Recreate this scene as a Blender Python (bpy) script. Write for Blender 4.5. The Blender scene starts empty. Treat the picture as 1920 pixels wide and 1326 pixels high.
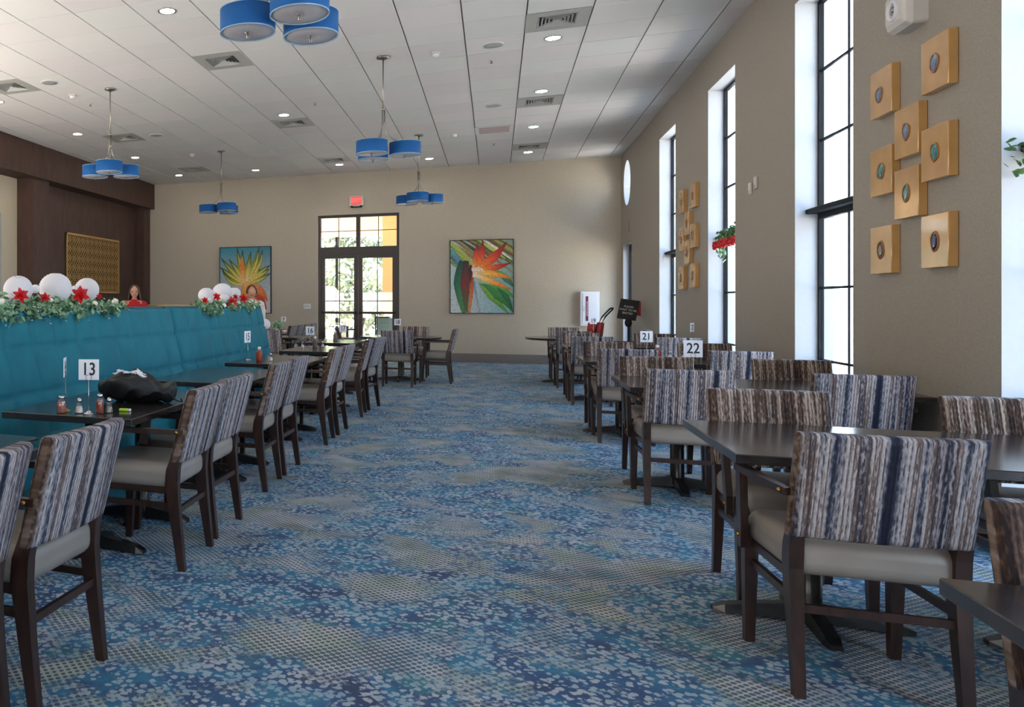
import bpy, bmesh, math, random
from mathutils import Vector, Matrix, noise as mnoise
PI = math.pi
R = math.radians
S = bpy.context.scene
COL = S.collection
random.seed(7)

# ------------------------------------------------------------------ camera
TH = 0.39667                     # the camera looks a little left of the room's long axis
CAMZ = 1.25
cam_d = bpy.data.cameras.new('camera')
cam = bpy.data.objects.new('camera', cam_d)
COL.objects.link(cam)
cam_d.sensor_width = 36.0
cam_d.sensor_fit = 'HORIZONTAL'
cam_d.lens = 1507.2 / 1920 * 36
cam_d.shift_x = (960 - 296.85) / 1920
cam_d.shift_y = -(663 - 569.5) / 1920
cam_d.clip_start = 0.05
cam_d.clip_end = 500
cam.location = (0, 0, CAMZ)
cam.rotation_euler = (R(90), 0, TH)
S.camera = cam

# ------------------------------------------------------------------ exposure
S.view_settings.view_transform = 'Standard'
S.view_settings.look = 'None'
S.view_settings.gamma = 1
S.view_settings.use_curve_mapping = False
S.view_settings.exposure = 0.84
try:
    S.cycles.use_denoising = True
    S.cycles.max_bounces = 8
    S.cycles.diffuse_bounces = 5
    S.cycles.glossy_bounces = 3
    S.cycles.transparent_max_bounces = 8
    S.cycles.caustics_reflective = False
    S.cycles.caustics_refractive = False
    S.cycles.sample_clamp_indirect = 6
except Exception:
    pass

# ------------------------------------------------------------------ sky and lights
SKY = 4.6
SUN = 38.0
W = bpy.data.worlds.new('world')
S.world = W
W.use_nodes = True
wn = W.node_tree
wn.nodes.clear()
wo = wn.nodes.new('ShaderNodeOutputWorld')
wb = wn.nodes.new('ShaderNodeBackground')
wtc = wn.nodes.new('ShaderNodeTexCoord')
wsx = wn.nodes.new('ShaderNodeSeparateXYZ')
wr = wn.nodes.new('ShaderNodeValToRGB')
wr.color_ramp.elements[0].position = 0.0
wr.color_ramp.elements[0].color = (0.74, 0.87, 1.0, 1)
wr.color_ramp.elements[1].position = 0.6
wr.color_ramp.elements[1].color = (0.42, 0.66, 1.0, 1)
wn.links.new(wtc.outputs['Generated'], wsx.inputs[0])
wn.links.new(wsx.outputs['Z'], wr.inputs[0])
wn.links.new(wr.outputs[0], wb.inputs[0])
wb.inputs[1].default_value = SKY
wn.links.new(wb.outputs[0], wo.inputs[0])

sd = bpy.data.lights.new('sun', 'SUN')
sd.energy = SUN
sd.angle = R(1.0)
sd.color = (1.0, 0.95, 0.88)
sun = bpy.data.objects.new('sun', sd)
COL.objects.link(sun)
sun.rotation_euler = Vector((0.55, 0.12, -0.83)).to_track_quat('-Z', 'Y').to_euler()

def area(name, loc, direction, sx, sy, power, color=(1, 1, 1), portal=False):
    d = bpy.data.lights.new(name, 'AREA')
    d.shape = 'RECTANGLE'
    d.size = sx
    d.size_y = sy
    d.energy = power
    d.color = color
    o = bpy.data.objects.new(name, d)
    COL.objects.link(o)
    o.location = loc
    o.rotation_euler = Vector(direction).to_track_quat('-Z', 'Y').to_euler()
    if portal:
        d.cycles.is_portal = True
    return o

WINS = [(13.20, 14.41), (10.17, 11.34), (7.14, 8.34), (4.14, 5.34), (1.12, 2.32), (-1.90, -0.70), (-4.92, -3.72)]
for k, (a, b) in enumerate(WINS):
    area('window_portal', (2.62, (a + b) / 2, 2.0), (-1, 0, 0), b - a, 3.58, 1, portal=True)
area('door_portal', (-2.857, 18.75, 1.65), (0, -1, 0), 1.8, 3.2, 1, portal=True)
# added fill lamps, out of view behind the camera and at left, aimed upward
area('rear_fill_light', (-3.4, -6.6, 1.4), (0, 0.75, 0.66), 9.0, 2.4, 310, (1.0, 0.97, 0.94))
area('side_fill_light', (-7.6, 6.4, 1.5), (0.6, 0.25, 0.8), 9.0, 1.6, 250, (1.0, 0.92, 0.84))

# ================================================================== materials
def new_mat(name):
    m = bpy.data.materials.new(name)
    m.use_nodes = True
    n = m.node_tree
    n.nodes.clear()
    out = n.nodes.new('ShaderNodeOutputMaterial')
    b = n.nodes.new('ShaderNodeBsdfPrincipled')
    n.links.new(b.outputs[0], out.inputs[0])
    return m, n, b, out

def srgb(r, g, b):
    f = lambda c: (c / 255 / 12.92) if c / 255 <= 0.04045 else ((c / 255 + 0.055) / 1.055) ** 2.4
    return (f(r), f(g), f(b), 1)

def N(n, t, **kw):
    x = n.nodes.new(t)
    for k, v in kw.items():
        setattr(x, k, v)
    return x

def plain(name, col, rough=0.5, metal=0.0, spec=0.5, var=0.06, scale=30, bump=0.0, coat=0.0):
    """a simple finish with a touch of procedural unevenness"""
    m, n, b, out = new_mat(name)
    tc = N(n, 'ShaderNodeTexCoord')
    nz = N(n, 'ShaderNodeTexNoise')
    nz.inputs['Scale'].default_value = scale
    nz.inputs['Detail'].default_value = 3
    n.links.new(tc.outputs['Object'], nz.inputs['Vector'])
    rp = N(n, 'ShaderNodeValToRGB')
    c = Vector(col[:3])
    rp.color_ramp.elements[0].position = 0.3
    rp.color_ramp.elements[0].color = (*[max(0, x * (1 - var)) for x in c], 1)
    rp.color_ramp.elements[1].position = 0.7
    rp.color_ramp.elements[1].color = (*[min(1, x * (1 + var)) for x in c], 1)
    n.links.new(nz.outputs['Fac'], rp.inputs[0])
    n.links.new(rp.outputs[0], b.inputs['Base Color'])
    b.inputs['Roughness'].default_value = rough
    b.inputs['Metallic'].default_value = metal
    b.inputs['Specular IOR Level'].default_value = spec
    if coat:
        b.inputs['Coat Weight'].default_value = coat
        b.inputs['Coat Roughness'].default_value = 0.08
    if bump:
        bp = N(n, 'ShaderNodeBump')
        bp.inputs['Strength'].default_value = bump
        bp.inputs['Distance'].default_value = 0.004
        n.links.new(nz.outputs['Fac'], bp.inputs['Height'])
        n.links.new(bp.outputs[0], b.inputs['Normal'])
    return m

def wood_mat(name, c1, c2, rough=0.35, scale=(3, 3, 30), spec=0.5):
    m, n, b, out = new_mat(name)
    tc = N(n, 'ShaderNodeTexCoord')
    mp = N(n, 'ShaderNodeMapping')
    mp.inputs['Scale'].default_value = scale
    n.links.new(tc.outputs['Object'], mp.inputs[0])
    nz = N(n, 'ShaderNodeTexNoise')
    nz.inputs['Scale'].default_value = 4
    nz.inputs['Detail'].default_value = 6
    nz.inputs['Distortion'].default_value = 0.6
    n.links.new(mp.outputs[0], nz.inputs['Vector'])
    rp = N(n, 'ShaderNodeValToRGB')
    rp.color_ramp.elements[0].position = 0.3
    rp.color_ramp.elements[0].color = c1
    rp.color_ramp.elements[1].position = 0.7
    rp.color_ramp.elements[1].color = c2
    n.links.new(nz.outputs['Fac'], rp.inputs[0])
    n.links.new(rp.outputs[0], b.inputs['Base Color'])
    b.inputs['Roughness'].default_value = rough
    b.inputs['Specular IOR Level'].default_value = spec
    return m

def emit(name, col, strength):
    m, n, b, out = new_mat(name)
    b.inputs['Base Color'].default_value = col
    b.inputs['Emission Color'].default_value = col
    b.inputs['Emission Strength'].default_value = strength
    return m

def glass_mat(name, tint=(1, 1, 1, 1), gloss=0.06, rough=0.0):
    m = bpy.data.materials.new(name)
    m.use_nodes = True
    n = m.node_tree
    n.nodes.clear()
    out = N(n, 'ShaderNodeOutputMaterial')
    t = N(n, 'ShaderNodeBsdfTransparent')
    t.inputs[0].default_value = tint
    g = N(n, 'ShaderNodeBsdfGlossy')
    g.inputs['Roughness'].default_value = rough
    mx = N(n, 'ShaderNodeMixShader')
    mx.inputs[0].default_value = gloss
    n.links.new(t.outputs[0], mx.inputs[1])
    n.links.new(g.outputs[0], mx.inputs[2])
    n.links.new(mx.outputs[0], out.inputs[0])
    return m

def math_node(n, op, a=None, b=None, c=None, clamp=False):
    x = N(n, 'ShaderNodeMath', operation=op, use_clamp=clamp)
    for i, v in enumerate((a, b, c)):
        if v is None:
            continue
        if isinstance(v, (int, float)):
            x.inputs[i].default_value = v
        else:
            n.links.new(v, x.inputs[i])
    return x.outputs[0]

def mixc(n, f, a, b):
    x = N(n, 'ShaderNodeMix', data_type='RGBA')
    for s, v in ((x.inputs[0], f), (x.inputs[6], a), (x.inputs[7], b)):
        if isinstance(v, (int, float, tuple)):
            s.default_value = v
        else:
            n.links.new(v, s)
    return x.outputs[2]

def ramp(n, fac, stops, interp='LINEAR'):
    r = N(n, 'ShaderNodeValToRGB')
    cr = r.color_ramp
    cr.interpolation = interp
    while len(cr.elements) < len(stops):
        cr.elements.new(0.5)
    for e, (p, c) in zip(cr.elements, stops):
        e.position = p
        e.color = c if isinstance(c, tuple) else (c, c, c, 1)
    n.links.new(fac, r.inputs[0])
    return r.outputs[0]

def carpet_mat():
    m, n, b, out = new_mat('carpet')
    tc = N(n, 'ShaderNodeTexCoord')
    P = tc.outputs['Object']
    def noise(sc, det=2.0, dist=0.0, off=0.0):
        mp = N(n, 'ShaderNodeMapping')
        mp.inputs['Location'].default_value = (off, off * 1.7, 0)
        n.links.new(P, mp.inputs[0])
        z = N(n, 'ShaderNodeTexNoise')
        z.inputs['Scale'].default_value = sc
        z.inputs['Detail'].default_value = det
        z.inputs['Distortion'].default_value = dist
        n.links.new(mp.outputs[0], z.inputs['Vector'])
        return z.outputs['Fac']
    area_n = noise(2.3, 3.0, 0.5, 3.0)
    edge_n = noise(26, 2.0, 0.0, 9.0)
    am = math_node(n, 'ADD', area_n, math_node(n, 'MULTIPLY', math_node(n, 'SUBTRACT', edge_n, 0.5), 0.26))
    mask = ramp(n, am, [(0.475, 0.0), (0.60, 1.0)])
    # blue field: teal to navy with pale irregular blots
    hue = noise(3.2, 3.0, 0.3, 21.0)
    blue = ramp(n, hue, [(0.28, srgb(18, 44, 84)), (0.42, srgb(14, 74, 118)), (0.50, srgb(10, 108, 140)), (0.58, srgb(26, 62, 106)), (0.66, srgb(20, 104, 122)), (0.78, srgb(60, 112, 108))])
    v1 = N(n, 'ShaderNodeTexVoronoi')
    v1.inputs['Scale'].default_value = 37
    v1.inputs['Randomness'].default_value = 0.75
    mp1 = N(n, 'ShaderNodeMapping')
    mp1.inputs['Rotation'].default_value = (0, 0, R(45))
    n.links.new(P, mp1.inputs[0])
    n.links.new(mp1.outputs[0], v1.inputs['Vector'])
    bl = math_node(n, 'ADD', v1.outputs['Distance'], math_node(n, 'MULTIPLY', noise(70, 1.0, 0, 5.0), 0.65))
    dens = math_node(n, 'MULTIPLY', math_node(n, 'SUBTRACT', noise(5.0, 2.0, 0, 41.0), 0.5), 0.5)
    blot = ramp(n, math_node(n, 'ADD', bl, dens), [(0.74, 1.0), (0.86, 0.0)])
    pale = ramp(n, noise(6, 2, 0, 61.0), [(0.35, srgb(130, 160, 172)), (0.65, srgb(184, 184, 186))])
    bluef = mixc(n, math_node(n, 'MULTIPLY', blot, 0.85), blue, pale)
    # stone field with a staggered grid of dark dots
    v2 = N(n, 'ShaderNodeTexVoronoi')
    v2.inputs['Scale'].default_value = 41
    v2.inputs['Randomness'].default_value = 0.0
    mp2 = N(n, 'ShaderNodeMapping')
    mp2.inputs['Rotation'].default_value = (0, 0, R(45))
    n.links.new(P, mp2.inputs[0])
    n.links.new(mp2.outputs[0], v2.inputs['Vector'])
    dsz = math_node(n, 'MULTIPLY', math_node(n, 'SUBTRACT', noise(4, 2, 0, 80.0), 0.5), 0.5)
    dots = ramp(n, math_node(n, 'ADD', v2.outputs['Distance'], dsz), [(0.36, 1.0), (0.42, 0.0)])
    stone = ramp(n, noise(2.1, 2, 0, 101.0), [(0.3, srgb(130, 160, 170)), (0.44, srgb(182, 178, 182)), (0.56, srgb(160, 166, 146)), (0.66, srgb(186, 180, 172))])
    dotc = ramp(n, noise(3.1, 2, 0, 121.0), [(0.35, srgb(4, 34, 60)), (0.6, srgb(10, 70, 88)), (0.75, srgb(34, 42, 60))])
    stonef = mixc(n, math_node(n, 'MULTIPLY', dots, 0.9), stone, dotc)
    col = mixc(n, mask, bluef, stonef)
    fl = noise(260, 1.0, 0, 7.0)
    col = mixc(n, 0.10, col, mixc(n, fl, (0.05, 0.06, 0.07, 1), (0.75, 0.75, 0.75, 1)))
    n.links.new(col, b.inputs['Base Color'])
    b.inputs['Roughness'].default_value = 0.9
    b.inputs['Specular IOR Level'].default_value = 0.25
    bp = N(n, 'ShaderNodeBump')
    bp.inputs['Strength'].default_value = 0.4
    bp.inputs['Distance'].default_value = 0.003
    n.links.new(fl, bp.inputs['Height'])
    n.links.new(bp.outputs[0], b.inputs['Normal'])
    return m

def stripe_mat():
    """woven strie upholstery: irregular vertical stripes, browner on the sitter's side"""
    m, n, b, out = new_mat('striped_upholstery')
    tc = N(n, 'ShaderNodeTexCoord')
    sx = N(n, 'ShaderNodeSeparateXYZ')
    n.links.new(tc.outputs['Object'], sx.inputs[0])
    sn = N(n, 'ShaderNodeSeparateXYZ')
    n.links.new(tc.outputs['Normal'], sn.inputs[0])
    oi = N(n, 'ShaderNodeObjectInfo')
    front = math_node(n, 'GREATER_THAN', sn.outputs['Y'], 0.3)
    rnd = math_node(n, 'MULTIPLY', oi.outputs['Random'], 0.16)
    def sn_noise(scx, scz, det, off, dist=0.0):
        cx = N(n, 'ShaderNodeCombineXYZ')
        x = math_node(n, 'ADD', math_node(n, 'ADD', sx.outputs['X'], rnd), math_node(n, 'MULTIPLY', front, 0.37))
        n.links.new(math_node(n, 'MULTIPLY_ADD', x, scx, off), cx.inputs[0])
        n.links.new(math_node(n, 'MULTIPLY', sx.outputs['Z'], scz), cx.inputs[1])
        z = N(n, 'ShaderNodeTexNoise')
        z.inputs['Scale'].default_value = 1
        z.inputs['Detail'].default_value = det
        z.inputs['Distortion'].default_value = dist
        n.links.new(cx.outputs[0], z.inputs['Vector'])
        return z.outputs['Fac']
    big = sn_noise(15, 0.35, 1.5, 4.3)
    mid = sn_noise(48, 1.4, 2, 17.0)
    mott = sn_noise(150, 40, 2, 2.0)
    tone = math_node(n, 'ADD', math_node(n, 'MULTIPLY', big, 0.80), math_node(n, 'ADD', math_node(n, 'MULTIPLY', mid, 0.20), math_node(n, 'MULTIPLY', math_node(n, 'SUBTRACT', mott, 0.5), 0.15)))
    blue = ramp(n, tone, [(0.36, srgb(30, 34, 50)), (0.42, srgb(62, 68, 84)), (0.46, srgb(136, 134, 142)), (0.50, srgb(180, 173, 174)), (0.54, srgb(118, 100, 94)), (0.58, srgb(66, 66, 76)), (0.62, srgb(158, 150, 154)), (0.68, srgb(40, 46, 60))])
    brown = ramp(n, tone, [(0.36, srgb(50, 40, 36)), (0.42, srgb(112, 88, 70)), (0.46, srgb(176, 156, 142)), (0.50, srgb(196, 184, 176)), (0.54, srgb(104, 82, 62)), (0.58, srgb(70, 60, 56)), (0.62, srgb(168, 152, 142)), (0.68, srgb(66, 60, 64))])
    edge = math_node(n, 'GREATER_THAN', math_node(n, 'ABSOLUTE', sn.outputs['X']), 0.75)
    col = mixc(n, math_node(n, 'MAXIMUM', math_node(n, 'MULTIPLY', front, 0.8), math_node(n, 'MULTIPLY', edge, 1.0)), blue, brown)
    ribs = N(n, 'ShaderNodeTexWave', wave_type='BANDS', bands_direction='X')
    ribs.inputs['Scale'].default_value = 26
    ribs.inputs['Distortion'].default_value = 0.6
    ribs.inputs['Detail'].default_value = 2
    n.links.new(tc.outputs['Object'], ribs.inputs['Vector'])
    rib = ramp(n, ribs.outputs['Fac'], [(0.0, 0.1), (0.4, 1.0)])
    broken = ramp(n, mott, [(0.42, 0.1), (0.66, 1.0)])
    col = mixc(n, math_node(n, 'MULTIPLY', edge, 0.55), col, srgb(74, 52, 38))
    keep = math_node(n, 'MAXIMUM', rib, broken)
    col = mixc(n, keep, srgb(44, 40, 48), col)
    n.links.new(col, b.inputs['Base Color'])
    b.inputs['Roughness'].default_value = 0.85
    b.inputs['Specular IOR Level'].default_value = 0.2
    bp = N(n, 'ShaderNodeBump')
    bp.inputs['Strength'].default_value = 0.5
    bp.inputs['Distance'].default_value = 0.003
    n.links.new(math_node(n, 'ADD', ribs.outputs['Fac'], mott), bp.inputs['Height'])
    n.links.new(bp.outputs[0], b.inputs['Normal'])
    return m

def wall_mat(name, col, scale=900, var=0.12):
    m, n, b, out = new_mat(name)
    tc = N(n, 'ShaderNodeTexCoord')
    z = N(n, 'ShaderNodeTexNoise')
    z.inputs['Scale'].default_value = scale / 8
    z.inputs['Detail'].default_value = 3
    n.links.new(tc.outputs['Object'], z.inputs['Vector'])
    z2 = N(n, 'ShaderNodeTexNoise')
    z2.inputs['Scale'].default_value = 1.2
    n.links.new(tc.outputs['Object'], z2.inputs['Vector'])
    c = Vector(col[:3])
    c1 = ramp(n, z.outputs['Fac'], [(0.3, (*(c * (1 - var)), 1)), (0.7, (*(c * (1 + var)), 1))])
    n.links.new(c1, b.inputs['Base Color'])
    b.inputs['Roughness'].default_value = 0.6
    b.inputs['Specular IOR Level'].default_value = 0.3
    bp = N(n, 'ShaderNodeBump')
    bp.inputs['Strength'].default_value = 0.15
    bp.inputs['Distance'].default_value = 0.002
    n.links.new(z.outputs['Fac'], bp.inputs['Height'])
    n.links.new(bp.outputs[0], b.inputs['Normal'])
    return m

def ceiling_mat():
    m, n, b, out = new_mat('ceiling_tiles')
    tc = N(n, 'ShaderNodeTexCoord')
    wnz = N(n, 'ShaderNodeTexWhiteNoise', noise_dimensions='2D')
    mp = N(n, 'ShaderNodeMapping')
    mp.inputs['Scale'].default_value = (1 / 0.6096, 1 / 0.6096, 1)
    mp.inputs['Location'].default_value = (0.318 / 0.6096, -7.224 / 0.6096, 0)
    n.links.new(tc.outputs['Object'], mp.inputs[0])
    fl = N(n, 'ShaderNodeVectorMath', operation='FLOOR')
    n.links.new(mp.outputs[0], fl.inputs[0])
    n.links.new(fl.outputs[0], wnz.inputs['Vector'])
    col = ramp(n, wnz.outputs['Value'], [(0.0, srgb(221, 214, 214)), (0.5, srgb(222, 221, 217)), (1.0, srgb(228, 221, 220))])
    n.links.new(col, b.inputs['Base Color'])
    b.inputs['Roughness'].default_value = 0.75
    b.inputs['Specular IOR Level'].default_value = 0.2
    z = N(n, 'ShaderNodeTexNoise')
    z.inputs['Scale'].default_value = 160
    n.links.new(tc.outputs['Object'], z.inputs['Vector'])
    bp = N(n, 'ShaderNodeBump')
    bp.inputs['Strength'].default_value = 0.1
    bp.inputs['Distance'].default_value = 0.002
    n.links.new(z.outputs['Fac'], bp.inputs['Height'])
    n.links.new(bp.outputs[0], b.inputs['Normal'])
    return m

def vcol_mat(name, rough=0.45):
    m, n, b, out = new_mat(name)
    a = N(n, 'ShaderNodeVertexColor')
    a.layer_name = 'paint'
    tc = N(n, 'ShaderNodeTexCoord')
    z = N(n, 'ShaderNodeTexNoise')
    z.inputs['Scale'].default_value = 26
    z.inputs['Detail'].default_value = 5
    n.links.new(tc.outputs['Object'], z.inputs['Vector'])
    f = ramp(n, z.outputs['Fac'], [(0.3, 0.72), (0.6, 1.12)])
    mu = N(n, 'ShaderNodeMix', data_type='RGBA', blend_type='MULTIPLY')
    mu.inputs[0].default_value = 1.0
    n.links.new(a.outputs[0], mu.inputs[6])
    n.links.new(f, mu.inputs[7])
    n.links.new(mu.outputs[2], b.inputs['Base Color'])
    b.inputs['Roughness'].default_value = rough
    return m

def paper_mat():
    m, n, b, out = new_mat('lantern_paper')
    b.inputs['Base Color'].default_value = (0.86, 0.85, 0.9, 1)
    b.inputs['Roughness'].default_value = 0.8
    tr = N(n, 'ShaderNodeBsdfTranslucent')
    tr.inputs[0].default_value = (0.85, 0.84, 0.88, 1)
    mx = N(n, 'ShaderNodeMixShader')
    mx.inputs[0].default_value = 0.35
    n.links.new(b.outputs[0], mx.inputs[1])
    n.links.new(tr.outputs[0], mx.inputs[2])
    n.links.new(mx.outputs[0], out.inputs[0])
    return m

M = {}
M['carpet'] = carpet_mat()
M['stripe'] = stripe_mat()
M['ceiling'] = ceiling_mat()
M['grid'] = plain('ceiling_grid_metal', srgb(226, 222, 218), 0.5, var=0.02)
M['grid_gap'] = plain('ceiling_reveal', srgb(84, 80, 78), 0.7, var=0.02)
M['wall'] = wall_mat('wallcovering', srgb(156, 149, 138))
M['wall_back'] = wall_mat('wallcovering_back', srgb(186, 176, 160))
M['cream'] = wall_mat('cream_paint', srgb(206, 192, 168), var=0.04)
M['reveal'] = plain('reveal_paint', srgb(168, 171, 176), 0.6, var=0.02)
M['brownwall'] = wood_mat('brown_wall_panel', srgb(70, 50, 42), srgb(84, 62, 54), 0.6, (2, 2, 0.6), 0.3)
M['beam'] = wood_mat('brown_beam', srgb(66, 46, 38), srgb(80, 58, 48), 0.6, (2, 2, 0.6), 0.3)
M['darkwood'] = plain('dark_recess', srgb(40, 28, 24), 0.7)
M['baseboard'] = plain('baseboard_vinyl', srgb(118, 110, 106), 0.5)
M['wood'] = wood_mat('chair_wood', srgb(36, 24, 20), srgb(60, 38, 31), 0.32, (8, 8, 2))
M['seat'] = plain('seat_vinyl', srgb(138, 130, 123), 0.42, var=0.07, scale=8)
M['brass'] = plain('brass', srgb(170, 130, 70), 0.3, 1.0)
M['top'] = wood_mat('tabletop_laminate', srgb(38, 34, 34), srgb(50, 44, 44), 0.16, (1.5, 10, 10), 0.8)
M['black'] = plain('black_metal', srgb(18, 18, 20), 0.4, 0.2, coat=0.2)
M['matte_black'] = plain('matte_black', srgb(14, 14, 16), 0.7)
M['frame'] = plain('window_frame_bronze', srgb(14, 16, 21), 0.6, spec=0.2)
M['doorframe'] = plain('door_bronze', srgb(50, 40, 38), 0.4)
M['glass'] = glass_mat('window_glass')
M['clear'] = glass_mat('clear_glass', (0.93, 0.95, 0.95, 1), 0.14)
M['nickel'] = plain('brushed_nickel', srgb(168, 160, 150), 0.3, 1.0)
M['chrome'] = plain('chrome', srgb(200, 200, 202), 0.15, 1.0)
M['blue'] = plain('blue_shade_fabric', srgb(4, 88, 156), 0.75, var=0.03, scale=200)
M['shade_trim'] = plain('shade_trim', srgb(150, 180, 205), 0.5)
M['diffuser'] = plain('shade_diffuser', srgb(176, 172, 178), 0.35, var=0.03)
M['teal'] = plain('teal_velvet', srgb(0, 104, 122), 0.8, var=0.12, scale=5)
M['teal_dark'] = plain('teal_piping', srgb(0, 90, 106), 0.8)
M['teal'].node_tree.nodes['Principled BSDF'].inputs['Sheen Weight'].default_value = 0.0
M['paper'] = paper_mat()
M['gold'] = plain('gold_glaze', srgb(198, 152, 92), 0.25, 0.15, var=0.10, scale=9, coat=0.5)
M['lattice'] = plain('gold_lattice', srgb(190, 150, 92), 0.45, 0.2)
M['lattice_back'] = plain('lattice_backing', srgb(52, 33, 16), 0.8)
M['white'] = plain('white_enamel', srgb(226, 226, 232), 0.4, var=0.02)
M['offwhite'] = plain('white_plastic', srgb(206, 202, 196), 0.45, var=0.02)
M['card'] = plain('white_card', srgb(226, 228, 236), 0.5, var=0.01)
M['ink'] = plain('black_ink', srgb(24, 26, 34), 0.6)
M['grille'] = plain('vent_grey', srgb(168, 168, 164), 0.5)
M['vent_dark'] = plain('vent_shadow', srgb(70, 70, 68), 0.7)
M['red'] = plain('red_petal', srgb(196, 10, 22), 0.5, var=0.2, scale=60)
M['leaf'] = plain('eucalyptus_leaf', srgb(126, 162, 128), 0.5, var=0.3, scale=14)
M['leaf2'] = plain('green_leaf', srgb(66, 104, 48), 0.5, var=0.35, scale=14)
M['rose'] = plain('cream_petal', srgb(236, 234, 220), 0.5, var=0.05)
M['paint'] = vcol_mat('painted_canvas')
M['exitred'] = emit('exit_letters', srgb(255, 70, 66), 1.6)
M['lamp'] = emit('downlight_lamp', (1.0, 0.94, 0.86, 1), 45.0)
M['redbody'] = plain('red_plastic', srgb(150, 16, 22), 0.4)
M['skin'] = plain('skin', srgb(196, 146, 122), 0.5, var=0.05)
M['hair'] = plain('brown_hair', srgb(70, 52, 46), 0.5, var=0.3, scale=60)
M['hair2'] = plain('auburn_hair', srgb(96, 56, 42), 0.5, var=0.3, scale=60)
M['redcloth'] = plain('red_cloth', srgb(168, 14, 26), 0.8)
M['whitecloth'] = plain('white_cloth', srgb(220, 214, 206), 0.8)
M['trousers'] = plain('dark_trousers', srgb(40, 42, 52), 0.8)
M['basket'] = plain('blue_plastic', srgb(40, 140, 226), 0.35)
M['bag'] = plain('black_nylon', srgb(9, 9, 12), 0.55, var=0.4, scale=12, bump=0.3)
M['spice'] = plain('red_pepper_flakes', srgb(176, 104, 84), 0.8, var=0.4, scale=300)
M['salt'] = plain('salt', srgb(226, 206, 196), 0.8)
M['pepper'] = plain('pepper', srgb(110, 100, 92), 0.8, var=0.4, scale=400)
M['sauce'] = plain('red_sauce', srgb(150, 52, 20), 0.3)
M['lime'] = plain('lime_green_plastic', srgb(176, 212, 48), 0.4)
M['ground'] = plain('concrete_ground', srgb(206, 199, 188), 0.9, scale=3)
M['stucco'] = plain('orange_stucco', srgb(222, 168, 112), 0.8, var=0.03)
M['soffit'] = plain('soffit_paint', srgb(232, 214, 186), 0.8)
M['tree'] = plain('tree_leaves', srgb(126, 134, 104), 0.8, var=0.3, scale=2)
M['bark'] = plain('bark', srgb(104, 90, 78), 0.9)
M['sling'] = plain('sling_fabric', srgb(120, 142, 140), 0.7)
M['outwhite'] = plain('outdoor_white', srgb(222, 222, 218), 0.8)

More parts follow.
